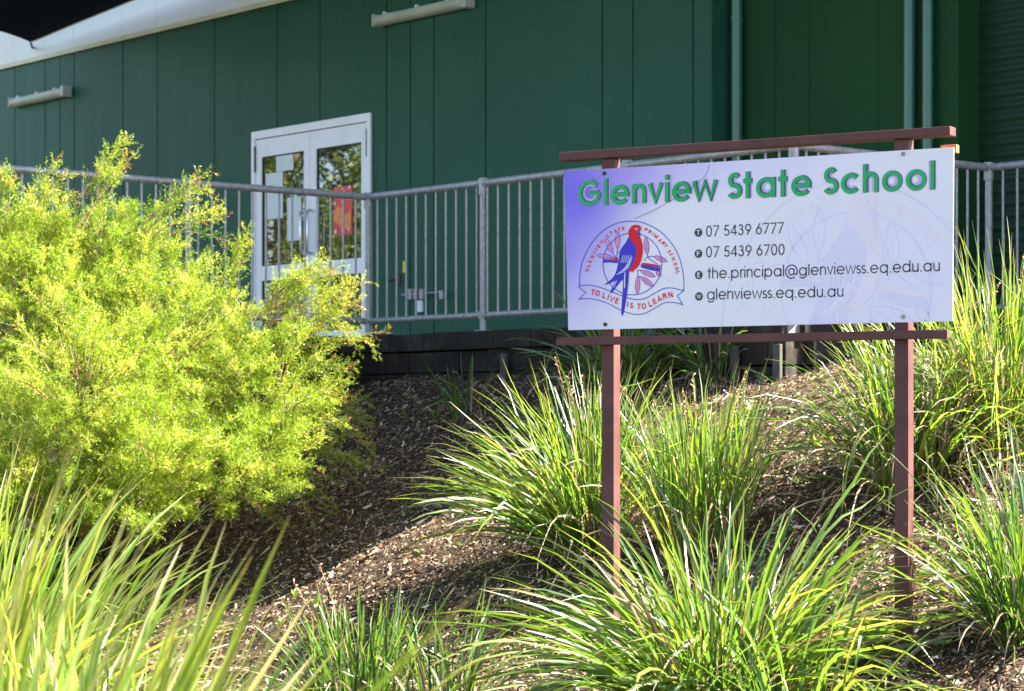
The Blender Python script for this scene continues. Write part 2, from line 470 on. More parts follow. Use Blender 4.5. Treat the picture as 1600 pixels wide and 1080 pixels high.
# ------------------------------------------------------------------ railing
fen = empty('balustrade_railing', sd(S_P1, D_FEN, Z_PLAT), 0)
tag(fen, 'galvanised pipe balustrade with thin vertical bars zigzagging round the raised walkway', 'railing')
F0 = sd(S_P1, D_FEN, Z_PLAT)
A0 = (S_P1, D_FEN - 4.4); P1 = (S_P1, D_FEN); P2 = (S_P2, D_FEN); P3 = (S_P2, D_FEN2); P4 = (S_P2 + 2.2, D_FEN2)
def loc(p, z): return sd(p[0], p[1], z) - F0
bar0 = None
def run(p, q, posts):
    global bar0
    a, c = loc(p, 0), loc(q, 0)
    for z, nm, r in ((Z_TOP, 'top_rail', 0.026), (Z_BOT, 'bottom_rail', 0.0225)):
        m = MB(); m.tube([loc(p, z), loc(q, z)], r, 14); 
        L = (c - a).length
        for w in posts:                               # sleeve joints at the posts
            e = a.lerp(c, w); e.z = z - Z_PLAT; u = (c - a).normalized()
            m.tube([e - u * 0.05, e + u * 0.05], r + 0.006, 14)
        m.build(nm, M['gal'], fen)
    L = (c - a).length
    n = round(L / 0.115)
    for i in range(1, n):
        e = a.lerp(c, i / n); e.z = 0
        if any(abs(w * L - i / n * L) < 0.04 for w in posts): continue
        if bar0 is None:
            m = MB(); m.tube([(0, 0, Z_BOT - Z_PLAT), (0, 0, Z_TOP - Z_PLAT)], 0.0085, 8, False)
            bar0 = m.build('baluster', M['gal'], fen); bar0.location = e
        else:
            o = bar0.copy(); COL.objects.link(o); o.parent = fen; o.location = e
def post(p):
    m = MB(); e = loc(p, 0)
    m.tube([(e.x, e.y, 0), (e.x, e.y, Z_TOP - Z_PLAT - 0.02)], 0.0245, 14)
    m.tube([(e.x, e.y, Z_TOP - Z_PLAT - 0.085), (e.x, e.y, Z_TOP - Z_PLAT + 0.034)], 0.033, 14)
    m.tube([(e.x, e.y, Z_BOT - Z_PLAT - 0.03), (e.x, e.y, Z_BOT - Z_PLAT + 0.03)], 0.032, 14)
    m.box(e.x - 0.06, e.x + 0.06, e.y - 0.06, e.y + 0.06, 0, 0.012, 0.003)
    m.build('post', M['gal'], fen)
s755 = hit_s(755, D_FEN); w1 = (s755 - S_P1) / (S_P2 - S_P1)
run(A0, P1, [0.28, 0.64]); run(P1, P2, [w1, (1 + w1) / 2]); run(P2, P3, []); run(P3, P4, [])
for p in (P1, P2, P3, (s755, D_FEN), (S_P1 + (S_P2 - S_P1) * (1 + w1) / 2, D_FEN), (S_P1, D_FEN - 4.4 * 0.36), (S_P1, D_FEN - 4.4 * 0.72)): post(p)

# ------------------------------------------------------------------ school building
Bs, Bd, Bz = hit_s(800, D_WALL), D_WALL, Z_PLAT
bld = empty('school_building', sd(Bs, Bd, Bz), S_ROT)
tag(bld, 'long green panelled school building with a pale upper band behind the railing', 'building')
def bx(m, s0, s1, d0, d1, z0, z1, bev=0): m.box(s0 - Bs, s1 - Bs, d0 - Bd, d1 - Bd, z0 - Bz, z1 - Bz, bev)
S_COR = hit_s(1113, D_WALL)                       # corner where the wall steps back
S_REC = hit_s(1498, D_REC)
Z_BAND, Z_ROOF = 5.47, 6.42
DS0, DZT = hit_d(395, 207, D_WALL)[0], hit_d(581, 176, D_WALL)[1]
DS1 = hit_s(581, D_WALL)
joints = [-28.0, -26.0] + [hit_s(p, D_WALL) for p in (-60, -20, 23, 70, 94, 116, 192, 246, 335, 433, 500, 604, 641, 678, 759, 941, 989, 1083)] + [S_COR]
G = 0.007
m = MB()
for s0, s1 in zip(joints[:-1], joints[1:]):
    a, e = s0 + G, s1 - G
    for (u0, u1, z0) in ((a, min(e, DS0), Z_PLAT), (max(a, DS1), e, Z_PLAT), (max(a, DS0), min(e, DS1), DZT)):
        if u1 - u0 > 0.004: bx(m, u0, u1, D_WALL, D_WALL + 0.05, z0 + 0.004, Z_BAND - 0.02)
bx(m, S_COR - 0.05, S_COR + 0.0, D_WALL + 0.052, D_REC + 0.2, Z_PLAT, Z_ROOF - 0.1)
m.build('wall', M['green_wall'], bld)
m = MB()
bx(m, -28, S_COR - 0.06, D_WALL + 0.052, D_WALL + 0.25, Z_PLAT + 0.002, Z_ROOF - 0.1)
m.build('wall_core', M['joint'], bld)
m = MB()
bnd = joints
for s0, s1 in zip(bnd[:-1], bnd[1:]):
    bx(m, s0 + 0.002, s1 - 0.002, D_WALL - 0.012, D_WALL + 0.05, Z_BAND, Z_ROOF - 0.1)
m.build('upper_band', M['cream_wall'], bld)
m = MB(); bx(m, -28, S_COR, D_WALL - 0.03, D_WALL - 0.013, Z_BAND - 0.018, Z_BAND + 0.03); m.build('trim_strip', M['trim'], bld)
m = MB()
js = [S_COR + 0.001] + [hit_s(p, D_REC) for p in (1212, 1265, 1372, 1466)] + [S_REC]
for s0, s1 in zip(js[:-1], js[1:]):
    bx(m, s0 + 0.003, s1 - 0.003, D_REC, D_REC + 0.25, Z_PLAT + 0.004, Z_ROOF - 0.1)
m.build('recessed_wall', M['shaded_green'], bld)
m = MB()                                           # ribbed sheet, ribs running level
zz = Z_PLAT; N = 0; vs, fs = [], []
while zz < Z_ROOF - 0.1:
    for k, dd in ((0, 0.0), (0.25, -0.018), (0.5, -0.022), (0.75, -0.018)):
        vs += [(S_REC - Bs + 0.002, D_ROLL + dd - Bd, zz + k * 0.085 - Bz), (-7 - Bs, D_ROLL + dd - Bd, zz + k * 0.085 - Bz)]
    zz += 0.085
n = len(vs) // 2
m.add(vs, [(2 * i, 2 * i + 1, 2 * i + 3, 2 * i + 2) for i in range(n - 1)], True)
bx(m, S_REC + 0.002, -7, D_ROLL + 0.05, D_ROLL + 0.2, Z_PLAT, Z_ROOF - 0.1)
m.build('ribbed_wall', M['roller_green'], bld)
m = MB()
bx(m, -28.2, S_COR + 0.02, D_WALL - 0.03, D_WALL + 9, Z_ROOF - 0.098, Z_ROOF)
bx(m, S_COR + 0.022, -6.8, 12.05, D_WALL + 9, Z_ROOF - 0.098, Z_ROOF)  # unseen eave extended forward to shape the shadow on the bank
m.build('roof', M['roof'], bld)
m = MB()
bx(m, -28.0, -7, D_WALL + 8.8, D_WALL + 9 - 0.05, 1.0, Z_ROOF - 0.1)
bx(m, -28.0, -27.8, D_WALL + 0.3, D_WALL + 8.79, 1.0, Z_ROOF - 0.1); bx(m, -7.2, -7, D_ROLL + 0.21, D_WALL + 8.79, 1.0, Z_ROOF - 0.1)
m.build('back_wall', M['green_wall'], bld)
for px, w, top in ((1150.5, 0.045, 1), (1420.5, 0.042, 1), (1449, 0.038, 1)):
    m = MB(); s = hit_s(px, D_REC - 0.06) - Bs; dd = D_REC - 0.055 - Bd
    m.tube([(s, dd, 0.05), (s, dd, Z_ROOF - 0.1 - Bz)], w, 16)
    for z in (1.0, 2.42): m.tube([(s, dd, z), (s, dd, z + 0.035)], w + 0.006, 16)
    m.build('downpipe', M['pipe_green'], bld)
# double door
W = DS1 - DS0; FR = 0.055
m = MB()
bx(m, DS0, DS0 + FR, D_WALL - 0.02, D_WALL + 0.05, Z_PLAT, DZT, 0.003)
bx(m, DS1 - FR, DS1, D_WALL - 0.02, D_WALL + 0.05, Z_PLAT, DZT, 0.003)
bx(m, DS0 + FR, DS1 - FR, D_WALL - 0.02, D_WALL + 0.05, DZT - 0.075, DZT, 0.003)
m.build('door_frame', M['alu'], bld)
mid = (DS0 + DS1) / 2
def leafdoor(s0, s1, hinge, hs):
    z0, z1 = Z_PLAT + 0.012, DZT - 0.083
    m = MB(); d0, d1 = D_WALL - 0.006, D_WALL + 0.038
    st = 0.095
    bx(m, s0, s0 + st, d0, d1, z0, z1, 0.003); bx(m, s1 - st, s1, d0, d1, z0, z1, 0.003)
    rails = [(z0, z0 + 0.19), (z0 + 0.70, z0 + 0.84), (z1 - 0.17, z1)]
    for a, e in rails: bx(m, s0 + st, s1 - st, d0 + 0.001, d1, a, e, 0.002)
    dr = m.build('door', M['alu'], bld)
    for (a, e) in ((z0 + 0.19, z0 + 0.70), (z0 + 0.84, z1 - 0.17)):
        k = MB()
        for q in ((s0 + st, s0 + st + 0.012, a, e), (s1 - st - 0.012, s1 - st, a, e), (s0 + st + 0.012, s1 - st - 0.012, a, a + 0.012), (s0 + st + 0.012, s1 - st - 0.012, e - 0.012, e)):
            bx(k, q[0], q[1], D_WALL + 0.006, D_WALL + 0.014, q[2], q[3])
        k.build('seal', M['rubber'], dr)
        k = MB(); bx(k, s0 + st + 0.001, s1 - st - 0.001, D_WALL + 0.015, D_WALL + 0.022, a + 0.001, e - 0.001)
        k.build('glass', M['glass'], dr)
    k = MB(); s = hs - Bs; y = D_WALL - 0.075 - Bd
    za, zb = z0 + 0.92 - Bz, z0 + 1.32 - Bz
    k.tube([(s, D_WALL - 0.006 - Bd, za), (s, y + 0.02, za), (s, y, za + 0.02), (s, y, zb - 0.02), (s, y + 0.02, zb), (s, D_WALL - 0.006 - Bd, zb)], 0.0125, 12)
    k.build('handle', M['steel'], dr)
    for zc in (z0 + 0.25, z0 + 1.75):
        k = MB(); k.tube([(hinge - Bs, D_WALL - 0.016 - Bd, zc - Bz), (hinge - Bs, D_WALL - 0.016 - Bd, zc + 0.25 - Bz)], 0.009, 8); k.build('hinge', M['black'], dr)
leafdoor(DS0 + FR + 0.003, mid - 0.003, DS0 + FR + 0.002, mid - 0.055)
leafdoor(mid + 0.003, DS1 - FR - 0.003, DS1 - FR - 0.002, mid + 0.055)
# green service door in the wall: lever, bolt, sticker
sdo = empty('service_door_hardware', (0, 0, 0))
def wbox(m, px0, px1, py0, py1, d0, d1, bev=0.0):
    s0, z1 = hit_d(px0, py0, D_WALL); s1, _ = hit_d(px1, py0, D_WALL); _, z0 = hit_d((px0 + px1) / 2, py1, D_WALL); _, z1 = hit_d((px0 + px1) / 2, py0, D_WALL)
    m.box(s0 - Bs, s1 - Bs, d0, d1, z0 - Bz, z1 - Bz, bev)
bpy.data.objects.remove(sdo)
m = MB(); wbox(m, 616, 626, 428, 447, -0.012, -0.001, 0.003)
s, z = hit_d(620, 438, D_WALL); s -= Bs; z -= Bz
m.tube([(s, -0.012, z), (s, -0.05, z), (s - 0.02, -0.06, z - 0.005), (s - 0.10, -0.06, z - 0.03)], 0.009, 8)
m.build('lever_handle', M['black'], bld)
m = MB(); s0, z = hit_d(632, 461, D_WALL); s1, _ = hit_d(697, 461, D_WALL)
m.tube([(s0 - Bs, -0.03, z - Bz), (s1 - Bs, -0.03, z - Bz)], 0.010, 10)
for px in (646, 655, 664, 695):
    wbox(m, px - 3, px + 3, 452 if px < 690 else 454, 468, -0.045, -0.002, 0.002)
bo = m.build('slide_bolt', M['gal'], bld)
k = MB(); wbox(k, 656, 666, 470, 488, -0.05, -0.03, 0.004)
k.build('padlock', M['paper'], bo)
m = MB(); wbox(m, 630, 636, 408, 426, -0.004, -0.001); m.build('sticker', M['yellow'], bld)

# notices taped on the door panes
def notice(px0, px1, py0, py1, mat, label, cat, name):
    a = hit_d(px0, (py0 + py1) / 2, D_WALL); c = hit_d(px1, (py0 + py1) / 2, D_WALL)
    z1, z0 = hit_d((px0 + px1) / 2, py0, D_WALL)[1], hit_d((px0 + px1) / 2, py1, D_WALL)[1]
    sm, w, h = (a[0] + c[0]) / 2, c[0] - a[0], z1 - z0
    o = empty(name, sd(sm, D_WALL + 0.011, z0), S_ROT)
    n = 6; vs, fs = [], []
    for i in range(n + 1):
        for j in range(n + 1):
            u, v = i / n, j / n
            vs.append(((u - 0.5) * w, -0.003 * math.sin(u * 3.1) * v, v * h))
    for i in range(n):
        for j in range(n): fs.append((i * (n + 1) + j, (i + 1) * (n + 1) + j, (i + 1) * (n + 1) + j + 1, i * (n + 1) + j + 1))
    m = MB(); m.add(vs, fs, True)
    tag(o, label, cat)
    m.build('sheet', mat, o)
    return o, w, h
notice(430, 457, 230, 267, M['paper'], 'white paper notice highest on the left glass door leaf', 'notice', 'paper_notice')
notice(413.5, 440.5, 270, 342, M['paper'], 'long white paper notice at the left side of the left glass door', 'notice', 'paper_notice')
notice(447, 469, 308, 376, M['paper'], 'white paper notice lowest on the left glass door, beside the pull handles', 'notice', 'paper_notice')
po, w, h = notice(520, 549, 291, 367, M['red_poster'], 'red poster with white spots on the right glass door leaf', 'poster', 'red_poster')
m = MB()
for (u, v, r) in ((-.4, .9, .05), (0, .95, .04), (.4, .96, .06), (-.42, .66, .05), (0, .68, .05), (.38, .72, .04), (-.4, .08, .07), (0, .1, .05), (.35, .1, .05), (.1, .9, .03)):
    n = 10; c = Vector((u * w * .95, -0.006, v * h)); vs = [c] + [c + Vector((math.cos(k / n * 6.283) * r * w, 0, math.sin(k / n * 6.283) * r * w)) for k in range(n)]
    m.add(vs, [(0, 1 + k, 1 + (k + 1) % n) for k in range(n)])
m.build('white_print', M['paper'], po)
m = MB()
pts = [(-.46, .30), (-.2, .22), (0, .12), (.46, .12), (.46, .5), (.2, .42), (0, .5), (-.2, .62), (-.46, .5)]
tri = tessellate_polygon([[Vector((u, v, 0)) for u, v in pts]])
m.add([(u * w, -0.0045, v * h) for u, v in pts], tri)
m.build('orange_print', M['orange_print'], po)

# fluorescent battens
def batten(px0, py0, px1, py1, label):
    s0, z0 = hit_d(px0, py0, D_WALL); s1, z1 = hit_d(px1, py1, D_WALL); z = (z0 + z1) / 2
    o = empty('batten_light', sd((s0 + s1) / 2, D_WALL - 0.002, z), S_ROT)
    L = (s1 - s0) / 2
    m = MB(); m.box(-L + 0.01, L - 0.01, -0.035, 0, -0.03, 0.055, 0.004); m.build('base', M['batten_base'], o)
    m = MB()
    vs, fs = [], []; n = 12
    for x in (-L + 0.02, L - 0.07):
        for k in range(n + 1):
            q = math.pi * (k / n) + math.pi / 2
            vs.append((x, -0.036 + 0.075 * math.cos(q) , 0.01 + 0.052 * math.sin(q)))
    for k in range(n): fs.append((k, k + 1, n + 2 + k, n + 1 + k))
    m.add(vs, fs, True); m.build('diffuser', M['batten'], o)
    for x0, x1 in ((-L - 0.005, -L + 0.02), (L - 0.07, L + 0.005)):
        m = MB(); m.box(x0, x1, -0.116, -0.001, -0.047, 0.068, 0.012); m.build('end_cap', M['batten_base'], o)
    for x in (-L * .85, -L * .15, L * .5):
        m = MB(); m.box(x - 0.012, x + 0.012, -0.06, -0.02, 0.056, 0.082, 0.004); m.build('clip', M['paper'], o)
    tag(o, label, 'light')
batten(597, 33, 743, 8, 'grimy fluorescent batten light high on the green wall right of the glass doors')
batten(27, 160, 113, 148, 'grimy fluorescent batten light on the green wall far left of the glass doors')

# shade sail hooked to the pale band
hk = hit_d(48, 66, D_WALL - 0.25); W0 = sd(hk[0], D_WALL - 0.25, hk[1])
C = [W0, sd(-9.8, 12.45, 6.3), sd(-10.0, 9.0, 6.8), at(-480, 20, 22.5)]  # right corners, out of view, stretched to shade the left railing
o = empty('shade_sail', W0)
def qb(a, b, pull, t, cen):
    mdp = (a + b) / 2; mdp = mdp.lerp(cen, pull)
    return a * (1 - t) ** 2 + mdp * 2 * t * (1 - t) + b * t * t
cen = (C[0] + C[1] + C[2] + C[3]) / 4
n = 16; vs, fs = [], []
E = [lambda t, i=i: qb(C[i], C[(i + 1) % 4], 0.22, t, cen) for i in range(4)]
for i in range(n + 1):
    for j in range(n + 1):
        u, v = i / n, j / n
        p = (E[0](u) * (1 - v) + E[2](1 - u) * v) + (E[3](1 - v) * (1 - u) + E[1](v) * u) \
            - (C[0] * (1 - u) * (1 - v) + C[1] * u * (1 - v) + C[3] * (1 - u) * v + C[2] * u * v)
        vs.append(p - W0)
for i in range(n):
    for j in range(n): fs.append((i * (n + 1) + j, (i + 1) * (n + 1) + j, (i + 1) * (n + 1) + j + 1, i * (n + 1) + j + 1))
m = MB(); m.add(vs, fs, True); m.build('cloth', M['sail'], o)
wp = sd(*((hit_d(53, 75, D_WALL - 0.013)[0], D_WALL - 0.013)), hit_d(53, 75, D_WALL - 0.013)[1]) - W0
m = MB(); m.tube([(0, 0, 0), wp * 0.5 + Vector((0, 0, -0.03)), wp], 0.012, 8); m.build('shackle', M['black'], o)
m = MB(); m.tube([E[0](t / 12) - W0 for t in range(13)], 0.009, 6); m.build('edge_cable', M['paper'], o)
tag(o, 'dark navy shade sail hooked to the pale top of the wall', 'shade sail')
# ------------------------------------------------------------------ the school sign
YL, YR = FPX * 0.75 / 248, FPX * 0.75 / 272.5
BL = Vector(((884.5 - CX0) / FPX * YL, YL)); BR = Vector(((1489.5 - CX0) / FPX * YR, YR))
U = (BR - BL).normalized(); NB = Vector((-U.y, U.x))       # NB points to the back
SB = (BL + BR) / 2
z_b = float(gz(SB.x, SB.y))
sign = empty('school_sign', (SB.x, SB.y, z_b), math.atan2(U.y, U.x))
tag(sign, 'printed white and purple school sign board on two brown steel posts in the grass bank', 'sign')
def bp(px, py):                   # photo position -> (along, height) on the board's face, in the sign's own frame
    a = (px - CX0) / FPX
    Y = (SB.dot(NB)) / (a * NB.x + NB.y)
    return ((Vector((a * Y, Y)) - SB).dot(U), EYE + (HOR - py) / FPX * Y - z_b)
PB = 0.0325                       # half a post
DPF = 0.006                       # posts' front face behind the board's face
def post_at(px):
    u = bp(px, 500)[0]; return u
for px in (948.5, 1407.5):
    u = bp(px, 500)[0]; topz = (bp(880, 243)[1] + bp(1488, 207)[1]) / 2
    zt = topz + 0.0
    m = MB(); m.box(u - PB, u + PB, DPF, DPF + 2 * PB, -1.2, zt - 0.021, 0.004)
    m.build('post', M['brown'], sign)
ul, ur = bp(875, 243)[0], bp(1486, 207)[0]
zt = (bp(875, 243)[1] + bp(1488, 207)[1]) / 2; zl = (bp(875, 534)[1] + bp(1486, 522)[1]) / 2
m = MB(); m.box(ul, ur, -0.012, 0.062, zt - 0.020, zt + 0.020, 0.004); m.build('rail', M['brown'], sign)
m = MB(); m.box(ul, ur - 0.004, DPF - 0.042, DPF - 0.0005, zl - 0.020, zl + 0.018, 0.004); m.build('rail', M['brown'], sign)
m = MB(); ub, zb = bp(1478, 231); m.box(ub - 0.03, ub + 0.042, 0.013, 0.05, zb - 0.022, zb + 0.014, 0.003); m.build('bracket', M['rust'], sign)

def board_mat():
    t = NT('printed_board')
    tc = t.n('TexCoord'); sp = t.n('SeparateXYZ'); t.l(tc.outputs['Object'], sp.inputs[0])
    def dist(u, z, ax, az):
        a = t.n('Vector', ) if False else None
        s1 = t.n('Math', operation='SUBTRACT'); t.l(sp.outputs[0], s1.inputs[0]); s1.inputs[1].default_value = u
        s2 = t.n('Math', operation='SUBTRACT'); t.l(sp.outputs[2], s2.inputs[0]); s2.inputs[1].default_value = z
        d1 = t.n('Math', operation='DIVIDE'); t.l(s1.outputs[0], d1.inputs[0]); d1.inputs[1].default_value = ax
        d2 = t.n('Math', operation='DIVIDE'); t.l(s2.outputs[0], d2.inputs[0]); d2.inputs[1].default_value = az
        p1 = t.n('Math', operation='POWER'); t.l(d1.outputs[0], p1.inputs[0]); p1.inputs[1].default_value = 2
        p2 = t.n('Math', operation='POWER'); t.l(d2.outputs[0], p2.inputs[0]); p2.inputs[1].default_value = 2
        ad = t.n('Math', operation='ADD'); t.l(p1.outputs[0], ad.inputs[0]); t.l(p2.outputs[0], ad.inputs[1])
        sq = t.n('Math', operation='SQRT'); t.l(ad.outputs[0], sq.inputs[0])
        return sq.outputs[0]
    base = (0.74, 0.70, 0.745)
    u0, z0 = bp(885, 300)
    f1 = t.ramp(dist(u0 - 0.02, z0 + 0.0, 0.55, 0.42), [(0.0, (1, 1, 1)), (0.3, (0.9, 0.9, 0.9)), (0.65, (0.42, 0.42, 0.42)), (1.0, (0, 0, 0))])
    u1, z1 = bp(900, 330)
    c = t.mix(f1, base, (0.13, 0.10, 0.66))
    f2 = t.ramp(dist(bp(985, 262)[0], bp(985, 262)[1], 0.55, 0.20), [(0.0, (0.7, 0.7, 0.7)), (1.0, (0, 0, 0))])
    c = t.mix(f2, c, (0.28, 0.15, 0.66))
    f4 = t.ramp(dist(bp(884, 400)[0] - 0.05, bp(884, 400)[1], 0.42, 0.5), [(0.0, (0.92, 0.92, 0.92)), (0.45, (0.5, 0.5, 0.5)), (1.0, (0, 0, 0))])
    c = t.mix(f4, c, (0.25, 0.19, 0.70))
    f3 = t.ramp(dist(bp(1130, 240)[0], bp(1130, 240)[1], 0.8, 0.24), [(0.0, (0.5, 0.5, 0.5)), (1.0, (0, 0, 0))])
    c = t.mix(f3, c, (0.52, 0.46, 0.80))
    f5 = t.ramp(dist(bp(1380, 440)[0], bp(1380, 440)[1], 1.0, 0.5), [(0.0, (0.5, 0.5, 0.5)), (1.0, (0, 0, 0))])
    c = t.mix(f5, c, (0.68, 0.63, 0.78))
    gr = t.noise(5.5, 9, 0.75)
    c = t.mix(t.ramp(gr, [(0.60, (0, 0, 0)), (0.78, (0.30, 0.30, 0.30))]), c, (0.30, 0.29, 0.30))
    t.col(c); t.setp(0.42, 0, 0.2)
    return t.m
m = MB()
q = [bp(888, 516), bp(1489, 502), bp(1490, 230), bp(881, 268)]
m.add([(u, y, z) for y in (0.0, 0.005) for u, z in q], [(0, 1, 2, 3), (7, 6, 5, 4), (0, 4, 5, 1), (1, 5, 6, 2), (2, 6, 7, 3), (3, 7, 4, 0)])
board = m.build('board', board_mat(), sign)
bmin_u, bmax_u = q[0][0] + 0.004, q[1][0] - 0.002
def clip_lims(): return q

# ---- lettering made of strokes
def arc(cx, cy, rx, ry, a0, a1, n=18):
    return [(cx + rx * math.cos(R(a0 + (a1 - a0) * i / n)), cy + ry * math.sin(R(a0 + (a1 - a0) * i / n))) for i in range(n + 1)]
XH, CAP, ASC, DSC = 0.54, 0.72, 0.75, -0.19
def glyph(ch, w):
    """(advance, strokes) of a geometric sans letter whose strokes are w wide; em units"""
    h = w / 2; g = 0.055
    r = 0.285; rx, ry = r - h, XH / 2 - h + 0.01; cx, cy = g + r, XH / 2
    ring = arc(cx, cy, rx, ry, 0, 360, 36)
    right = cx + r - h; left = g + h
    wd = 2 * g + 2 * r
    if ch == 'o': return wd, [ring]
    if ch == 'e': return wd, [arc(cx, cy, rx, ry, 0, 322, 34), [(cx - rx + h * .4, cy), (cx + rx + h, cy)]]
    if ch == 'c': return wd - .05, [arc(cx, cy, rx, ry, 42, 318, 30)]
    if ch == 'a': return wd + .02, [ring, [(right, 0), (right, XH)]]
    if ch == 'd': return wd + .02, [ring, [(right, 0), (right, ASC)]]
    if ch == 'q': return wd + .02, [ring, [(right, DSC), (right, XH)]]
    if ch == 'p': return wd + .02, [ring, [(left, DSC), (left, XH)]]
    if ch == 'g': return wd + .02, [ring, [(right, XH)] + [(right, 0.02)] + arc(cx, 0.0, rx, 0.19 - h, 0, -160, 20)]
    if ch in 'nh':
        r2 = 0.205; top = XH if ch == 'n' else ASC; x1 = left + 2 * (r2 - h) + .03; rr = (x1 - left) / 2
        return x1 + h + g, [[(left, 0), (left, top)], [(x1, 0), (x1, XH - rr - h + .0)] + arc((left + x1) / 2, XH - rr - h + .01, rr, rr, 0, 178, 20)]
    if ch == 'u':
        x1 = left + 2 * (0.205 - h) + .03; rr = (x1 - left) / 2
        return x1 + h + g, [[(x1, 0), (x1, XH)], [(left, XH), (left, rr + h)] + arc((left + x1) / 2, rr + h - .01, rr, rr, 180, 358, 20)]
    if ch == 'r': return 0.31, [[(left, 0), (left, XH)], arc(left + .16, XH - .16 - h + .01, .16, .16, 178, 68, 12)]
    if ch == 'i': return w + 2 * g, [[(left, 0), (left, XH)], [(left, ASC - w * 1.05), (left, ASC)]]
    if ch == 'l': return w + 2 * g, [[(left, 0), (left, ASC)]]
    if ch == 't': return 0.30 + h, [[(0.15, 0), (0.15, CAP)], [(0.02, XH - h), (0.28, XH - h)]]
    if ch == 'v': return 0.50, [[(0.03 + h * .6, XH), (0.25, h * .55), (0.47 - h * .6, XH)]]
    if ch == 'w': return 0.78, [[(0.02 + h * .6, XH), (0.205, h * .55), (0.39, XH - h * .5), (0.575, h * .55), (0.76 - h * .6, XH)]]
    if ch == '.': return 0.24, [[(0.12, 0), (0.12, w * 1.15)]]
    if ch == 's':
        ra = (XH - w) / 4; rw = 0.150 - h
        return 0.37, [arc(.185, XH - h - ra, rw, ra, 35, 270, 20)[:-1] + arc(.185, h + ra, rw + .02, ra, 90, -150, 20)]
    if ch == 'S':
        ra = (CAP - w) / 4; rw = 0.20 - h
        return 0.50, [arc(.25, CAP - h - ra, rw - .01, ra, 32, 270, 22)[:-1] + arc(.25, h + ra, rw + .02, ra, 90, -155, 22)]
    if ch == 'G':
        return 0.86, [arc(.43, .36, .37 - h, .37 - h, 40, 360, 40) , [(.44, .36 - .0), (.80 - h, .36)]]
    if ch == '@':
        return 1.02, [arc(.51, .30, .42, .40, -50, -360 + 20, 44)[::-1][0:0] + arc(.51, .28, .43, .43, -48, 330, 50)[0:0] + arc(.51, .28, .43, .43, 305, -25, 50), arc(.50, .28, .20, .21, 0, 360, 30),
                      [(.71, .47), (.69, .17)] + arc(.80, .19, .11, .10, 190, 290, 8) + [(.905, .20)]]
    if ch == ' ': return 0.28, []
    n = 0.555
    if ch == '0': return n, [arc(.277, .36, .225 - h, .37 - h, 0, 360, 36)]
    if ch == '7': return n, [[(.06, CAP - h), (.49, CAP - h), (.17, 0)]]
    if ch == '6': return n, [arc(.277, .235, .225 - h, .235 - h, 0, 360, 32), [(.36, CAP), (.09 + h * .5, .33)]]
    if ch == '9': return n, [arc(.277, CAP - .235, .225 - h, .235 - h, 0, 360, 32), [(.19, 0), (.46 - h * .5, CAP - .33)]]
    if ch == '3': return n, [arc(.265, CAP - .18, .165 - h, .18 - h, 160, -90, 20) + arc(.265, .205, .21 - h, .205 - h + .01, 88, -165, 24)]
    if ch == '4': return n, [[(.38, 0), (.38, CAP)], [(.38, CAP - .02), (.06, .19), (.52, .19)]]
    if ch == '5': return n, [[(.46, CAP - h), (.19, CAP - h), (.13, .40)] + arc(.265, .225, .225 - h, .225 - h, 128, -155, 26)]
    return n, []
def caps_glyph(ch, w):           # plain sans capitals, 0..1 tall, centred on x = 0
    h = w / 2
    g = {
     'L': [[(-.28, 1), (-.28, h), (.28, h)]], 'I': [[(0, 0), (0, 1)]],
     'E': [[(.28, 1 - h), (-.25, 1 - h), (-.25, h), (.28, h)], [(-.25, .52), (.22, .52)]],
     'F': [[(.28, 1 - h), (-.25, 1 - h), (-.25, 0)], [(-.25, .5), (.2, .5)]],
     'N': [[(-.3, 0), (-.3, 1)], [(-.3, .97), (.3, .03)], [(.3, 0), (.3, 1)]],
     'V': [[(-.36, 1), (0, 0), (.36, 1)]], 'W': [[(-.5, 1), (-.25, 0), (0, 1), (.25, 0), (.5, 1)]],
     'T': [[(-.36, 1 - h), (.36, 1 - h)], [(0, 0), (0, 1)]], 'A': [[(-.36, 0), (0, 1), (.36, 0)], [(-.22, .32), (.22, .32)]],
     'P': [[(-.26, 0), (-.26, 1)], [(-.26, 1 - h), (.06, 1 - h)] + arc(.06, .73, .22, .27 - h, 90, -90, 12) + [(-.26, .46 + h)]],
     'R': [[(-.26, 0), (-.26, 1)], [(-.26, 1 - h), (.06, 1 - h)] + arc(.06, .74, .22, .26 - h, 90, -90, 12) + [(-.26, .48 + h)], [(.04, .5), (.32, 0)]],
     'M': [[(-.38, 0), (-.38, 1)], [(-.38, .97), (0, .1), (.38, .97)], [(.38, 0), (.38, 1)]],
     'Y': [[(-.36, 1), (0, .45), (.36, 1)], [(0, .45), (0, 0)]], 'H': [[(-.3, 0), (-.3, 1)], [(.3, 0), (.3, 1)], [(-.3, .52), (.3, .52)]],
     'C': [arc(0, .5, .37 - h, .51 - h, 48, 312, 22)], 'O': [arc(0, .5, .42 - h, .51 - h, 0, 360, 28)],
     'G': [arc(0, .5, .40 - h, .51 - h, 48, 350, 24) + [(.4 - h, .44), (.05, .44)]],
     'S': [arc(0, 1 - h - (1 - w) / 4, .29 - h, (1 - w) / 4, 30, 270, 16)[:-1] + arc(0, h + (1 - w) / 4, .32 - h, (1 - w) / 4, 90, -155, 16)],
    }
    return g[ch]
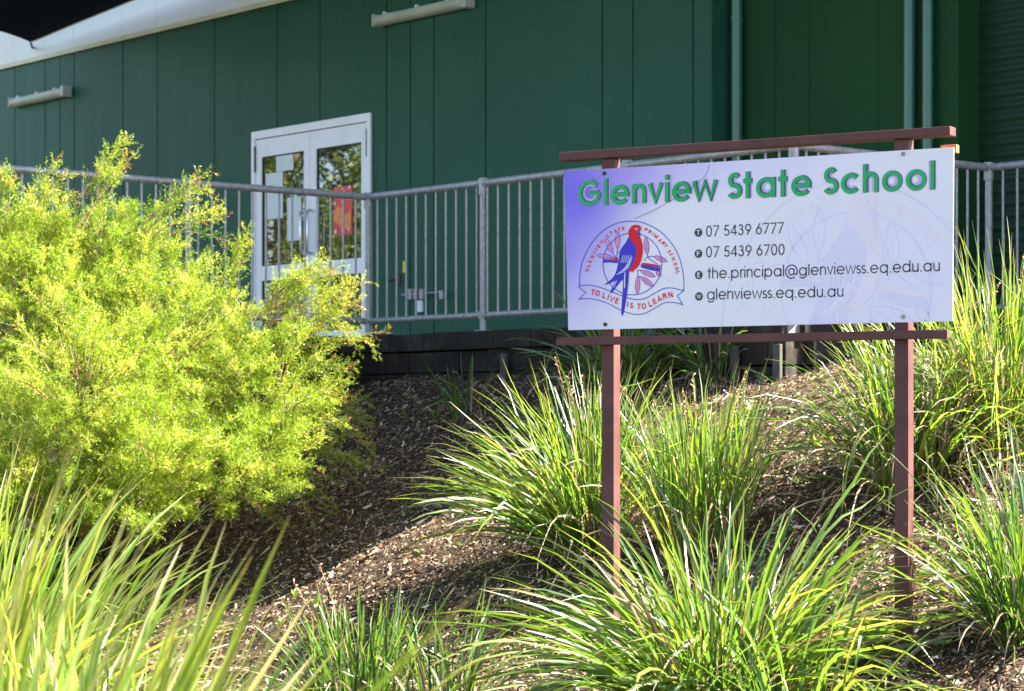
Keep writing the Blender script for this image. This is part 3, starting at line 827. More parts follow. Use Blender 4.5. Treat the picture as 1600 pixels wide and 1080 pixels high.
class Art:
    """flat print on the board: ribbons and filled outlines laid a hair in front of one another"""
    def __init__(s, layer): s.v, s.f, s.l, s.k = [], [], layer, 0
    def y(s): s.k += 1; return -0.0003 - s.l * 0.00022 - (s.k % 5) * 0.00004
    def tris(s, pts, tri, y):
        for t in tri:
            poly = [pts[i] for i in t]
            for e in range(4):                                   # keep inside the board
                (ax, ay), (bx_, by) = q[e], q[(e + 1) % 4]
                side = lambda p: (bx_ - ax) * (p[1] - ay) - (by - ay) * (p[0] - ax)
                out = []
                for i in range(len(poly)):
                    p, n2 = poly[i], poly[(i + 1) % len(poly)]
                    sp, sn = side(p), side(n2)
                    if sp >= 0: out.append(p)
                    if (sp >= 0) != (sn >= 0):
                        k = sp / (sp - sn); out.append((p[0] + (n2[0] - p[0]) * k, p[1] + (n2[1] - p[1]) * k))
                poly = out
                if len(poly) < 3: break
            if len(poly) < 3: continue
            A = sum(poly[i][0] * poly[(i + 1) % len(poly)][1] - poly[(i + 1) % len(poly)][0] * poly[i][1] for i in range(len(poly)))
            if abs(A) < 1e-12: continue
            if A < 0: poly = poly[::-1]
            b = len(s.v); s.v += [(p[0], y, p[1]) for p in poly]; s.f.append(tuple(range(b, b + len(poly))))
    def fill(s, pts):
        s.tris(pts, tessellate_polygon([[Vector((p[0], p[1], 0)) for p in pts]]), s.y())
    def ribbon(s, pts, w):
        P = [Vector(p) for p in pts]
        P = [P[0]] + [P[i] for i in range(1, len(P)) if (P[i] - P[i - 1]).length > 1e-6]
        if len(P) < 2: return
        closed = (P[0] - P[-1]).length < 1e-5
        Lf, Rt = [], []
        for i, p in enumerate(P):
            a = P[i - 1] if i > 0 else (P[-2] if closed else None)
            b = P[i + 1] if i < len(P) - 1 else (P[1] if closed else None)
            d1 = (p - a).normalized() if a is not None else (b - p).normalized()
            d2 = (b - p).normalized() if b is not None else d1
            n1, n2 = Vector((-d1.y, d1.x)), Vector((-d2.y, d2.x))
            mm = (n1 + n2); mm = mm.normalized() if mm.length > 1e-6 else n1
            k = 1 / max(0.72, mm.dot(n1))
            Lf.append(tuple(p + mm * (w / 2 * k))); Rt.append(tuple(p - mm * (w / 2 * k)))
        n = len(P); pts2 = Lf + Rt
        tri = []
        for i in range(n - 1): tri += [(i, n + i, n + i + 1, i + 1)]
        s.tris(pts2, tri, s.y())
    def build(s, name, mat, parent):
        m = MB(); m.v, m.f, m.sm = s.v, s.f, [False] * len(s.f)
        return m.build(name, mat, parent)
def ink(name, c, rough=0.35): 
    return paint(name, c, 0.5, 0.05, 8, spec=0.15)
def text_line(art, text, p0, p1, em, w, off=(0, 0), track=0.0):
    """text from p0 to p1 (board coordinates of the visible ends of its baseline)"""
    gl = [glyph(c, w) for c in text]
    adv = [0.0]
    for a, _ in gl: adv.append(adv[-1] + a + track)
    xs = [p[0] + adv[i] for i, (_, st) in enumerate(gl) for sk in st for p in sk]
    x0, x1 = min(xs) - w / 2, max(xs) + w / 2
    bu, bz = p1[0] - p0[0], p1[1] - p0[1]
    kx = bu / (x1 - x0)
    for i, (_, st) in enumerate(gl):
        for sk in st:
            out = []
            for (x, y) in sk:
                t = (adv[i] + x - x0) / (x1 - x0)
                out.append((p0[0] + bu * t + off[0], p0[1] + bz * t + y * em + off[1]))
            art.ribbon(out, w * (em + kx) / 2)
t0, t1 = bp(903.5, 322.5), bp(1460, 296.5)
EMT = 0.1655
for nm, lay, off, c, ww in (('title_halo', 5, (0.0055, 0.0030), (0.46, 0.40, 0.62), 0.190), ('title_shadow', 6, (0.0062, 0.0018), (0.20, 0.16, 0.34), 0.135), ('title_edge', 7, (0.0036, 0.0005), (0.012, 0.10, 0.045), 0.125), ('title_lettering', 8, (0, 0), (0.035, 0.36, 0.13), 0.112)):
    a = Art(lay); text_line(a, 'Glenview State School', t0, t1, EMT, ww, off)
    a.build(nm, ink(nm, c), board)
a = Art(7)
rows = [('07 5439 6777', (1103.5, 370), (1225, 364.3)), ('07 5439 6700', (1103.5, 402.3), (1226, 398.3)),
        ('the.principal@glenviewss.eq.edu.au', (1105, 435.7), (1468.5, 423.6)), ('glenviewss.eq.edu.au', (1105, 468.5), (1318, 463.6))]
for tx, p, e in rows: text_line(a, tx, bp(*p), bp(*e), 0.0685, 0.071)
a.build('contact_lettering', ink('black_ink', (0.012, 0.011, 0.016)), board)
for (px, py, ch) in ((1091.5, 363.5, 'T'), (1091.5, 396.5, 'F'), (1092, 429.7, 'E'), (1092.3, 463.3, 'W')):
    a = Art(6); u, z = bp(px, py); rr = 0.0195
    a.fill([(u + rr * math.cos(k / 28 * 2 * math.pi), z + rr * math.sin(k / 28 * 2 * math.pi)) for k in range(28)])
    di = a.build('contact_icon', M['black'], board)
    a = Art(7)
    sc = 0.0225 if ch != 'W' else 0.0185
    for sk in caps_glyph(ch, 0.18):
        for k_ in range(len(sk) - 1 if ch == 'W' else 1):
            seg_ = sk[k_:k_ + 2] if ch == 'W' else sk
            a.ribbon([(u + x * sc * (1.15 if ch == 'W' else 1.0), z + (y - .5) * sc) for x, y in seg_], sc * (0.15 if ch == 'W' else 0.19))
    a.build('icon_letter', M['paper'], di)

# ---- the crest, traced once and used again large and faded
def spline(P, n=6, closed=False):
    P = [Vector(p) for p in P]; out = []
    m_ = len(P)
    for i in range(m_ if closed else m_ - 1):
        p0 = P[(i - 1) % m_] if (closed or i > 0) else P[0]; p1 = P[i]; p2 = P[(i + 1) % m_]; p3 = P[(i + 2) % m_] if (closed or i < m_ - 2) else P[-1]
        for k in range(n):
            t = k / n
            out.append(tuple(0.5 * ((2 * p1) + (p2 - p0) * t + (2 * p0 - 5 * p1 + 4 * p2 - p3) * t * t + (3 * p1 - p0 - 3 * p2 + p3) * t ** 3)))
    if closed: out.append(out[0])
    else: out.append(tuple(P[-1]))
    return out
def crest(mp, sc, blue, red, pink, white, name, L0):
    blu, rd, pk, wh, rd2, bl2 = Art(L0 + 1), Art(L0 + 3), Art(L0), Art(L0 + 4), Art(L0 + 1), Art(L0 + 2)
    T = lambda pts: [mp(*p) for p in pts]
    LW = 7.5 * sc
    blu.ribbon(T(spline([(100, 738), (102, 640), (118, 540), (150, 447), (200, 350), (270, 255), (350, 183), (440, 133), (530, 107), (617, 100), (710, 110), (800, 143), (890, 195), (970, 268), (1040, 360), (1090, 460), (1120, 570), (1135, 680), (1135, 790)], 6)), LW)
    blu.ribbon(T(arc(625, 525, 292, 307, 0, 360, 72)), LW)
    up = [(88, 748), (130, 737), (200, 735), (300, 755), (400, 793), (500, 832), (600, 868), (680, 877), (760, 862), (850, 812), (930, 770), (1000, 762), (1060, 772), (1135, 790)]
    lo = [(92, 875), (180, 868), (270, 880), (380, 915), (480, 968), (590, 1012), (690, 1025), (770, 1005), (860, 955), (940, 912), (1010, 905), (1080, 915), (1125, 932)]
    blu.ribbon(T(spline(up)), LW); blu.ribbon(T(spline(lo)), LW)
    blu.ribbon(T([(88, 748), (160, 808), (92, 875)]), LW); blu.ribbon(T([(1135, 790), (1072, 838), (1125, 932)]), LW)
    def letter(ch, x, y, ang, hgt, w=0.2, wx=0.95):
        c, s_ = math.cos(R(ang)), math.sin(R(ang))
        for sk in caps_glyph(ch, w):
            rd2.ribbon(T([(x + gx_ * hgt * wx * c + (gy_ - .5) * hgt * s_, y + gx_ * hgt * wx * s_ - (gy_ - .5) * hgt * c) for gx_, gy_ in sk]), w * hgt * sc)
    for ch, x, y, an in (('T', 232, 805, 9), ('O', 279, 813, 9), ('L', 350, 838, 14), ('I', 386, 852, 16), ('V', 424, 872, 18), ('E', 473, 892, 18),
                         ('I', 578, 922, 8), ('S', 617, 937, 8), ('T', 690, 945, 3), ('O', 738, 943, -4), ('L', 805, 920, -20), ('E', 846, 895, -24), ('A', 893, 868, -24), ('R', 945, 843, -18), ('N', 1003, 830, -10)):
        letter(ch, x, y, an, 56, 0.19)
    for ch, x, y in (('G', 173, 585), ('L', 187, 540), ('E', 204, 498), ('N', 226, 453), ('V', 250, 410), ('I', 266, 378), ('E', 290, 346), ('W', 325, 306), ('S', 377, 247), ('T', 413, 217), ('A', 455, 196), ('T', 494, 183), ('E', 535, 172),
                     ('P', 761, 186), ('R', 798, 206), ('I', 828, 226), ('M', 860, 250), ('A', 901, 290), ('R', 932, 319), ('Y', 957, 343), ('S', 990, 400), ('C', 1013, 433), ('H', 1032, 473), ('O', 1050, 525), ('O', 1065, 570), ('L', 1076, 610)):
        letter(ch, x, y, math.degrees(math.atan2(x - 617, -(y - 600))), 36, 0.22, 1.0)
    # gum leaves
    for (x0, y0, x1, y1, w) in ((360, 265, 430, 422, 46), (481, 205, 477, 378, 46), (272, 440, 430, 455, 42), (757, 255, 773, 437, 48), (840, 448, 970, 500, 46), (862, 590, 906, 645, 40), (700, 588, 852, 652, 46), (681, 640, 672, 826, 46), (700, 650, 836, 748, 48)):
        d = Vector((x1 - x0, y1 - y0)); n_ = Vector((-d.y, d.x)).normalized()
        side = [(t, math.sin(math.pi * t) ** 0.8) for t in (0, .12, .28, .45, .62, .8, .92, 1)]
        p = [(x0 + d.x * t + n_.x * w / 2 * k, y0 + d.y * t + n_.y * w / 2 * k) for t, k in side] + [(x0 + d.x * t - n_.x * w / 2 * k, y0 + d.y * t - n_.y * w / 2 * k) for t, k in side[::-1][1:-1]]
        pk.fill(T(p)); blu.ribbon(T(p + [p[0]]), LW * .8)
        blu.ribbon(T([(x0 + d.x * .3, y0 + d.y * .3), (x0 + d.x * .75, y0 + d.y * .75)]), LW * .5)
    for st in ([(430, 420), (465, 462)], [(477, 376), (470, 460)], [(430, 453), (485, 470)], [(500, 405), (478, 412), (470, 440)], [(773, 436), (790, 470), (870, 525)], [(742, 492), (765, 462), (800, 450), (845, 450)], [(676, 585), (682, 640), (705, 655)], [(676, 585), (702, 590)]):
        blu.ribbon(T(spline(st, 4)), LW * .9)
    blu.fill(T([(332, 478), (400, 480), (486, 496), (476, 518), (400, 508), (335, 512)])); bl2.fill(T([(708, 530), (722, 528), (800, 545), (905, 560), (897, 602), (800, 585), (712, 560)]))
    rd.fill(T([(392, 470), (484, 466), (484, 497), (455, 492), (430, 482)])); rd.fill(T([(715, 524), (730, 512), (820, 524), (905, 538), (905, 556), (800, 545)]))
    # king parrot
    bl2.fill(T(spline([(592, 255), (560, 310), (520, 362), (498, 410), (492, 470), (480, 540), (462, 605), (440, 648), (400, 690), (345, 729), (400, 719), (452, 692), (430, 745), (402, 812), (428, 802), (480, 735), (529, 682), (531, 760), (521, 900), (515, 1012), (527, 1037), (541, 1000), (562, 890), (580, 760), (590, 650), (592, 590), (620, 550), (645, 495), (664, 440), (669, 380), (650, 335), (618, 300)], 3, True)[:-1]))
    rd.fill(T(spline([(650, 136), (690, 140), (710, 160), (711, 182), (698, 205), (697, 235), (708, 270), (724, 320), (731, 385), (722, 450), (705, 510), (676, 558), (642, 588), (625, 609), (614, 595), (600, 603), (589, 588), (617, 552), (642, 498), (661, 440), (667, 380), (649, 338), (620, 300), (598, 265), (585, 225), (590, 192), (607, 162), (628, 143)], 3, True)[:-1]))
    wh.fill(T(arc(668, 178, 14, 11, 0, 360, 14)[:-1])); 
    eye = Art(L0 + 5); eye.fill(T(arc(671, 179, 8, 8, 0, 360, 12)[:-1])); eye.fill(T(spline([(674, 214), (690, 206), (701, 214), (707, 236), (692, 242), (676, 234)], 3, True)[:-1]))
    for k in range(5): wh.ribbon(T(spline([(470 + k * 22, 628 - k * 14), (540 + k * 14, 600 - k * 26), (600 + k * 7, 545 - k * 22)], 5)), 6 * sc)
    for j in range(4):
        for k in range(5): wh.ribbon(T([(522 + k * 20 - j * 4, 450 + j * 17), (528 + k * 20 - j * 4, 462 + j * 17), (536 + k * 20 - j * 4, 436 + j * 17)]), 4.5 * sc)
    wh.ribbon(T([(552, 610), (548, 690), (549, 760)]), 10 * sc); wh.ribbon(T([(468, 690), (440, 755)]), 8 * sc)
    root = blu.build(name, blue, board)
    pk.build('leaf_print', pink, root); rd2.build('motto_lettering', red, root); bl2.build('parrot_back', blue, root); rd.build('parrot_breast', red, root); wh.build('feather_lines', white, root); eye.build('parrot_eye', blue, root)
crest(lambda x, y: bp(890 + x / 6.355, 330 + y / 6.353), 0.75 / 262 / 6.355 * 1.02, ink('crest_blue', (0.055, 0.045, 0.46)), ink('crest_red', (0.66, 0.02, 0.03)), ink('crest_pink', (0.74, 0.28, 0.42)), M['paper'], 'school_crest', 6)
def gh(x, y):
    X, Y_ = 870 + 0, 180 + 0
    cx_, cy_ = (890 + x / 6.355 - 870) * 2.842, (330 + y / 6.353 - 180) * 2.842
    gx_, gy_ = 920 + 2.55 * (cx_ - 398), 400 + 2.55 * (cy_ - 513)
    return bp(1070 + gx_ / 2.843, 180 + gy_ / 2.843)
crest(gh, 0.75 / 262 / 6.355 * 2.55, ink('faded_blue', (0.67, 0.625, 0.765)), ink('faded_red', (0.745, 0.66, 0.735)), ink('faded_pink', (0.73, 0.675, 0.78)), ink('faded_white', (0.77, 0.72, 0.795)), 'faded_crest', 0)
# fixings and the scratched line
for px, py in ((944.5, 271), (946, 507), (1411.5, 240.5), (1411.5, 495)):
    m = MB(); u, z = bp(px, py); m.tube([(u, -0.001, z), (u, -0.005, z)], 0.0095, 14); m.tube([(u, -0.005, z), (u, -0.008, z)], [0.0075, 0.005], 6)
    m.build('bolt', M['gal'] if px > 1000 else M['black'], sign)
a = Art(12)
a.ribbon([bp(870 + x / 2.842, 180 + y / 2.842) for x, y in spline([(678, 220), (672, 245), (655, 275), (625, 303), (580, 335), (520, 372), (465, 405), (400, 437), (345, 460)], 5)], 0.0016)
a.build('scratch', M['rubber'], board)
# ------------------------------------------------------------------ strap leaved clumps
def blades(base, n, length, lean=(0.0, 0.45), bend=(0.4, 1.3), width=(0.0103, 0.0205), rad=0.10, bias=(0, 0, 0), seg=9, tint=(0.15, 0.95), az=None, kink=0.06):
    """n arching strap leaves growing from one base; returns verts, quads, tint and position-along arrays"""
    phi = rng.uniform(0, 2 * np.pi, n) if az is None else rng.normal(az[0], az[1], n)
    th0 = np.abs(rng.normal(lean[0], lean[1], n))
    L = rng.uniform(length[0], length[1], n) * (1 - 0.25 * rng.random(n) ** 3)
    bd = rng.uniform(bend[0], bend[1], n) * (0.5 + 0.5 * np.clip(th0 / 0.5, 0, 1.4))
    W = rng.uniform(width[0], width[1], n)
    rr = rad * np.sqrt(rng.random(n)) 
    bx_ = base[0] + rr * np.cos(phi + rng.normal(0, .6, n)); by = base[1] + rr * np.sin(phi + rng.normal(0, .6, n))
    p = np.stack([bx_, by, gz(bx_, by) - 0.03], -1)
    tw0 = rng.normal(0, 0.5, n); tw1 = tw0 + rng.normal(0, 0.9, n)
    wob = rng.normal(0, kink, (n, seg + 1))
    dryk = rng.random(n) < 0.10
    ks = rng.uniform(0.45, 0.85, n); ka = rng.uniform(0.8, 1.9, n)
    rows = []
    for i in range(seg + 1):
        t = i / seg
        th = th0 + bd * t ** 1.7 + wob[:, i] * t + np.where(dryk & (t > ks), ka, 0)
        ph = phi + wob[:, (i + 3) % (seg + 1)] * 1.5 * t
        d = np.stack([np.sin(th) * np.cos(ph), np.sin(th) * np.sin(ph), np.cos(th)], -1)
        d += np.array(bias) * t
        d /= np.linalg.norm(d, axis=1)[:, None]
        if i: p = p + d * (L / seg)[:, None]
        side = np.stack([-np.sin(ph), np.cos(ph), np.zeros(n)], -1)
        up = np.cross(side, d)
        tw = tw0 + (tw1 - tw0) * t
        s_ = side * np.cos(tw)[:, None] + up * np.sin(tw)[:, None]
        prof = (0.75 + 0.25 * min(1, t * 5)) * (1 - t ** 5) ** 0.7 if t < 1 else 0.06
        hw = (W * prof / 2)[:, None]
        fold = np.cross(d, s_) * (W * 0.16 * prof)[:, None]
        rows.append(np.stack([p - s_ * hw + fold, p, p + s_ * hw + fold], 1))
    V = np.stack(rows, 1)                                   # n, seg+1, 3, 3
    idx = np.arange(n * (seg + 1) * 3).reshape(n, seg + 1, 3)
    Q = np.concatenate([np.stack([idx[:, :-1, k], idx[:, :-1, k + 1], idx[:, 1:, k + 1], idx[:, 1:, k]], -1).reshape(-1, 4) for k in (0, 1)])
    tv = np.repeat(np.clip(rng.uniform(tint[0], tint[1], n) + rng.normal(0, .05, n), 0, 1), (seg + 1) * 3)
    al = np.tile(np.repeat(np.linspace(0, 1, seg + 1), 3), n)
    return V.reshape(-1, 3), Q, tv, al
def clump(base, n, length, label, group=None, dry=0.18, stalks=0, name='grass_clump', extra=None, mat='grass', **kw):
    o = empty(name, base)
    tag(o, label, 'grass clump', group)
    B = np.array(base)
    V, Q, tv, al = blades(base, n, length, **kw)
    for e in (extra or []):
        V2, Q2, t2, a2 = blades(base, **e)
        Q = np.concatenate([Q, Q2 + len(V)]); V = np.concatenate([V, V2]); tv = np.concatenate([tv, t2]); al = np.concatenate([al, a2])
    quads_mesh('green_leaves', V - B, Q, M[mat], o, {'tint': tv, 'along': al}, True)
    nd = int(n * dry)
    if nd:
        k2 = dict(kw); k2.update(tint=(0, 1), width=(0.0052, 0.0136), bend=(0.8, 2.3)); k2['lean'] = (0.35, 0.55)
        V, Q, tv, al = blades(base, nd, (length[0] * .5, length[1] * .9), **k2)
        quads_mesh('dry_leaves', V - B, Q, M['dry'], o, {'tint': tv, 'along': al}, True)
    for k in range(stalks):
        m = MB(); ph = rng.uniform(0, 6.28); le = rng.uniform(.05, .45); L = length[1] * rng.uniform(.75, 1.0)
        pts = [Vector((math.cos(ph), math.sin(ph), 0)) * (math.sin(le) * L * t + .1 * t * t) + Vector((0, 0, math.cos(le) * L * t)) for t in (0, .25, .5, .75, 1)]
        m.tube(pts, [.003, .0028, .0024, .002, .0015], 5)
        for j in range(9):
            c = pts[-1].lerp(pts[-2], j / 9 * .8); d = Vector(rng.normal(0, 1, 3)).normalized() * .018 + Vector((0, 0, .012))
            m.tube([c, c + d * .6, c + d], [.001, .0055, .001], 5)
        m.build('seed_stalk', M['twig'], o)
    return o
def G_(px, py): return ground_at(px, py)
BIGG = 'strappy grass clumps planted on the mulch bank'
clump(G_(925, 850), 354, (0.85, 1.18), 'tall bright clump fanning out around the left sign post', BIGG, kink=.10, dry=.42, stalks=5, lean=(0.1, 0.42), bend=(0.25, 1.0), bias=(-0.10, 0, 0), width=(.0066, .0126), rad=.17,
      extra=[dict(n=70, length=(.8, 1.15), lean=(.9, .2), bend=(.3, .8), az=(math.pi + .1, .45), rad=.15)])
clump(G_(1095, 850), 308, (0.70, 0.98), 'dense upright green clump below the sign board, right of the left post', BIGG, kink=.10, dry=.3, stalks=5, lean=(0.0, 0.26), bend=(0.1, 0.8), width=(.0066, .0126), rad=.22)
clump(at(1130, 1150, 9.95), 355, (0.75, 1.2), 'big sprawling clump in front at the foot of the sign, between both posts', BIGG, kink=.10, dry=.42, lean=(0.35, 0.5), bend=(0.6, 1.6), rad=.24, width=(0.0099, 0.0185),
      extra=[dict(n=46, length=(1.0, 1.45), lean=(.75, .2), bend=(.5, 1.1), az=(0.1, .5), rad=.2, width=(0.0121, 0.0234)), dict(n=70, length=(1.0, 1.4), lean=(.75, .2), bend=(.5, 1.1), az=(3.0, .5), rad=.2, width=(0.0121, 0.0215))])
clump(at(1240, 1230, 9.5), 80, (0.5, 0.85), 'sprawling clump low beside the foot of the right sign post', BIGG, dry=.2, lean=(0.35, 0.5), bend=(0.6, 1.5), rad=.2)
clump(G_(1430, 745), 418, (0.75, 1.15), 'large arching clump behind the right sign post', BIGG, kink=.10, dry=.5, stalks=4, lean=(0.15, 0.52), bend=(0.4, 1.4), width=(.0066, .0126), rad=.19)
clump(G_(1570, 705), 324, (0.9, 1.25), 'tall pale clump at the right edge with blades reaching over the railing', BIGG, kink=.10, dry=.5, stalks=3, lean=(0.05, 0.34), bend=(0.2, 0.9), width=(.0066, .0126), rad=.18, tint=(.35, 1.0))
clump(G_(1605, 985), 281, (0.6, 0.95), 'green clump cut by the right edge of the view, low on the bank', BIGG, kink=.10, dry=.4, lean=(0.1, 0.45), bend=(0.3, 1.2), width=(.0066, .0126), rad=.14, tint=(.05, .75))
clump(G_(560, 1120), 165, (0.5, 0.78), 'thin low clump at the bottom of the mulch slope, right of the foreground leaves', BIGG, dry=.42, stalks=2, lean=(0.05, 0.34), bend=(0.1, 0.8), rad=.22, tint=(.05, .7), width=(0.0078, 0.0156))
clump(G_(700, 1110), 64, (0.4, 0.62), 'sparse small clump beside the big front clump', BIGG, dry=.3, lean=(0.05, 0.4), bend=(0.1, 0.9), rad=.2, tint=(.05, .7), width=(0.0078, 0.0156))
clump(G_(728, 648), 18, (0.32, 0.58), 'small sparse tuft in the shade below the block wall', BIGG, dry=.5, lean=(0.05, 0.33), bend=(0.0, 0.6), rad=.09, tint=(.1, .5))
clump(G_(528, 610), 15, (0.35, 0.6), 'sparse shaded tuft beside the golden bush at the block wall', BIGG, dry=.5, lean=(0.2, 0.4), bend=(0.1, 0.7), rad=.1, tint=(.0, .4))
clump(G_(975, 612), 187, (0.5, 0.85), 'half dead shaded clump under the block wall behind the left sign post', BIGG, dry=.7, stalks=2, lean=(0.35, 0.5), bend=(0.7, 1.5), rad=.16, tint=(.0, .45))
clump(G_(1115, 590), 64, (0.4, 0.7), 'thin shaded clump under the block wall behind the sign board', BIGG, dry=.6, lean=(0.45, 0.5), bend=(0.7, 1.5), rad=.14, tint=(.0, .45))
clump((-1.98, 8.3, float(gz(-1.98, 8.3))), 480, (1.0, 1.6), 'tall bright clump at the left edge in front of the golden bush', BIGG, dry=.22, lean=(0.1, 0.33), bend=(0.2, 1.1), rad=.30, tint=(.5, 1.0), width=(0.0121, 0.0215), bias=(.12, 0, 0))
clump((-1.32, 7.3, float(gz(-1.32, 7.3))), 280, (0.7, 1.05), 'bright clump low in front, between the left edge clump and the bare mulch', BIGG, dry=.12, lean=(0.15, 0.36), bend=(0.3, 1.1), rad=.28, tint=(.5, 1.0), width=(0.0121, 0.0215), bias=(.1, 0, 0))
clump((-1.0, 4.9, float(gz(-1.0, 4.9))), 150, (1.0, 1.45), 'nearest out of focus clump leaning in from the bottom left corner', BIGG, dry=.12, lean=(0.1, 0.25), bend=(0.2, 0.7), rad=.24, tint=(.62, 1.0), width=(0.0138, 0.0234), bias=(.30, 0, 0))

clump((-1.02, 3.3, float(gz(-1.02, 3.3))), 70, (1.25, 1.62), 'very near blurred leaves slanting up out of the bottom left corner', BIGG, dry=.15, lean=(0.12, 0.2), bend=(0.1, 0.5), rad=.22, tint=(.65, 1.0), width=(.009, .014), bias=(.20, 0, 0))

# ------------------------------------------------------------------ the golden bush
def unit(a): return a / np.maximum(np.linalg.norm(a, axis=-1, keepdims=True), 1e-9)
def bush():
    root = ground_at(150, 850)
    o = empty('feathery_bush', root)
    tag(o, 'big feathery yellow green bush on the left in front of the railing', 'bush')
    rt = np.array(root)
    lob = [(200, 600, 14.3, 1.00, 0.86), (60, 480, 14.5, .85, .72), (-60, 640, 14.2, .8, .8), (265, 510, 14.4, .62, .56), (412, 615, 14.2, .56, .56), (340, 720, 13.9, .66, .36), (150, 420, 14.6, .52, .45), (440, 690, 14.1, .36, .40), (60, 720, 13.6, .7, .5), (40, 405, 14.6, .55, .42), (40, 800, 13.4, .6, .4), (-80, 780, 13.4, .6, .5), (180, 780, 13.5, .5, .3), (190, 390, 14.6, .42, .36), (-40, 450, 14.5, .6, .6), (230, 700, 13.5, .55, .42), (120, 600, 13.4, .6, .6)]
    cen = np.array([at(p, q_, Y) for p, q_, Y, _, _ in lob]); rx = np.array([l[3] for l in lob]); rz = np.array([l[4] for l in lob])
    n = 1600
    li = rng.choice(len(lob), n, p=(rx ** 2) / (rx ** 2).sum())
    d = unit(rng.normal(0, 1, (n, 3)) + np.array([0.12, -0.35, 0.28]))
    tip = cen[li] + d * np.stack([rx[li], rx[li], rz[li]], -1) * rng.uniform(.72, 1.04, n)[:, None]
    # single long shoots the photo shows
    sp = [((430, 470), (520, 426)), ((420, 500), (545, 452)), ((440, 460), (492, 418)), ((440, 620), (575, 660)), ((120, 340), (192, 246)), ((60, 340), (110, 275)), ((230, 350), (325, 288)), ((350, 470), (375, 380)), ((400, 520), (470, 425)), ((430, 520), (560, 440)), ((470, 480), (556, 530)), ((440, 560), (565, 470)), ((430, 640), (583, 695)), ((420, 640), (560, 620)), ((430, 560), (535, 575)),
          ((400, 720), (525, 790)), ((150, 300), (185, 262)), ((380, 560), (500, 520)), ((430, 690), (560, 735)), ((260, 380), (350, 340)), ((20, 330), (15, 285)), ((-20, 330), (-30, 262)), ((300, 760), (430, 820))]
    S0 = [np.array(at(*a, 14.3)) for a, b in sp]; S1 = [np.array(at(*b, 14.2 + random.uniform(-.2, .2))) for a, b in sp]
    k = len(sp) * 4
    ex0 = np.repeat(np.array(S0), 4, 0) + rng.normal(0, .05, (k, 3)); ex1 = np.repeat(np.array(S1), 4, 0) + rng.normal(0, .05, (k, 3)) * np.tile([0.1, 1, 1.3, 1.6], len(sp))[:, None]
    st = cen[li] * 0.55 + tip * 0.45 + np.array([0, 0, -0.10])
    st = np.concatenate([st, ex0]); tip = np.concatenate([tip, ex1]); n += k
    special = np.zeros(n, bool); special[-k:] = True
    L = np.linalg.norm(tip - st, axis=1)
    mid = (st + tip) / 2 + np.array([0, 0, 1.0]) * (0.16 * L)[:, None] + rng.normal(0, .03, (n, 3))
    keep = tip[:, 2] > gz(tip[:, 0], tip[:, 1]) + 0.02
    st, tip, mid, L, special = st[keep], tip[keep], mid[keep], L[keep], special[keep]; n = len(st)
    def q3(t): return st[:, None] * ((1 - t) ** 2)[..., None] + mid[:, None] * (2 * t * (1 - t))[..., None] + tip[:, None] * (t ** 2)[..., None]
    # stems
    m = MB()
    for c, r_ in zip(cen, rx):
        a = Vector(root) + Vector(rng.normal(0, .06, 3)); a.z = float(gz(a.x, a.y)) - .03; e = Vector(c)
        m.tube([a - root, a.lerp(e, .35) + Vector((0, 0, .12)) - root, a.lerp(e, .7) + Vector((0, 0, .1)) - root, e - root], [.030, .022, .015, .008], 7)
    m.build('stem', M['bark'], o)
    m = MB()
    for i in range(n):
        P = [Vector(x) - root for x in q3(np.tile(np.array([[0, .33, .66, 1.0]]), (n, 1))[:])[i]] if False else None
    PT = q3(np.tile(np.array([0, .33, .66, 1.0]), (n, 1)))
    for i in range(n):
        m.tube([Vector(x - rt) for x in PT[i]], [.004, .003, .0022, .0012], 4, False)
    m.build('twigs', M['twig'], o)
    # twiglets along each shoot
    K = 28
    t = np.clip((np.arange(K)[None] + rng.random((n, K))) / K * 0.86 + 0.14, 0, 1)
    b0 = q3(t)
    tang = unit(2 * (1 - t)[..., None] * (mid - st)[:, None] + 2 * t[..., None] * (tip - mid)[:, None])
    rd = rng.normal(0, 1, (n, K, 3)); rd = unit(rd - (rd * tang).sum(-1, keepdims=True) * tang)
    td = unit(tang * 0.75 + rd * 0.75 + np.array([0, 0, .18]))
    tl = rng.uniform(.06, .15, (n, K)) * (1.15 - .6 * t)
    tint0 = np.clip(rng.normal(.52, .16, (n, 1)) + rng.normal(0, .10, (n, K)) + .15 * (t - .5), 0, .92)
    J = 17
    u = (np.arange(J)[None, None] + rng.random((n, K, J))) / J
    p0 = b0[:, :, None] + td[:, :, None] * (tl[..., None] * u)[..., None]
    ld = rng.normal(0, 1, (n, K, J, 3)); ld = unit(ld - (ld * td[:, :, None]).sum(-1, keepdims=True) * td[:, :, None])
    ld = unit(ld * 0.85 + td[:, :, None] * 0.7)
    LL = rng.uniform(.012, .026, (n, K, J)); WW = LL * rng.uniform(.15, .24, (n, K, J))
    sd_ = unit(np.cross(ld, rng.normal(0, 1, (n, K, J, 3))))
    p1 = p0 + ld * LL[..., None]; pm = p0 + ld * (LL * .45)[..., None]
    V = np.stack([p0, pm + sd_ * (WW)[..., None] / 2 * 1.0, p1, pm - sd_ * WW[..., None] / 2], -2).reshape(-1, 3)
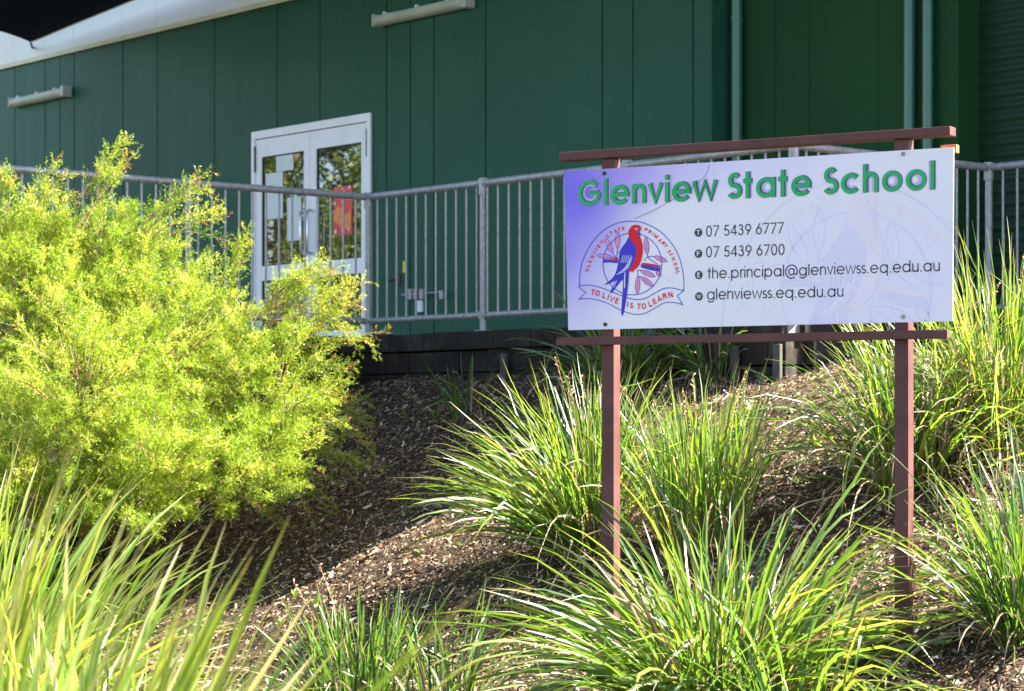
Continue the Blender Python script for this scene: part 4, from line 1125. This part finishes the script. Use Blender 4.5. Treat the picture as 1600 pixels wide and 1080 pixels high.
    tn = np.broadcast_to(tint0[..., None], (n, K, J)).copy() + rng.normal(0, .05, (n, K, J))
    tn = np.clip(tn, 0, .93)
    red = (rng.random((n, K)) < .006) | (special[:, None] & (t > .75) & (rng.random((n, K)) < .3))
    tn[red] = np.clip(rng.normal(.99, .03, tn[red].shape), .95, 1)
    quads_mesh('foliage', V - rt, np.arange(len(V)).reshape(-1, 4), M['bush'], o, {'tint': np.repeat(tn.reshape(-1), 4)})
bush()

# ------------------------------------------------------------------ trees across the yard, seen in the door glass
def tree(x, y, h, spread, label, mat):
    z = float(gz(x, y)); o = empty('garden_tree', (x, y, z)); tag(o, label, 'tree')
    m = MB(); m.tube([(0, 0, -.1), (.1, .05, h * .3), (.05, .1, h * .6), (0, 0, h * .92)], [h * .03, h * .024, h * .015, .02], 9)
    cs = []
    for k in range(14):
        q_ = h * (.3 + .6 * k / 14); an = k * 2.4; r_ = spread * (1.05 - .75 * k / 14)
        e = Vector((math.cos(an) * r_ * .7, math.sin(an) * r_ * .7, q_ + r_ * .25)); m.tube([(0.05, .05, q_ - .2), e * .5 + Vector((0, 0, q_ * .5)), e], [h * .010, h * .006, .01], 6); cs.append((e, r_ * .5))
    m.build('trunk', M['bark'], o)
    P = []
    for e, r_ in cs: P.append(np.array(e) + rng.normal(0, .42, (1900, 3)) * r_)
    P = np.concatenate(P); n = len(P)
    a = unit(rng.normal(0, 1, (n, 3))) * rng.uniform(.03, .065, (n, 1)); b = unit(np.cross(a, rng.normal(0, 1, (n, 3)))) * rng.uniform(.014, .03, (n, 1))
    V = np.stack([P - a, P + b, P + a, P - b], 1).reshape(-1, 3)
    quads_mesh('crown', V, np.arange(len(V)).reshape(-1, 4), M[mat], o, {'tint': np.repeat(np.clip(rng.normal(.55, .25, n), 0, 1), 4)})
tree(-11.5, 22.3, 6.0, 2.0, 'bushy green tree outside the left of the view, mirrored in the door glass', 'tree_leaf')
tree(-14.5, 25.0, 7.5, 2.2, 'taller green tree farther off, mirrored in the right door leaf', 'tree_leaf')
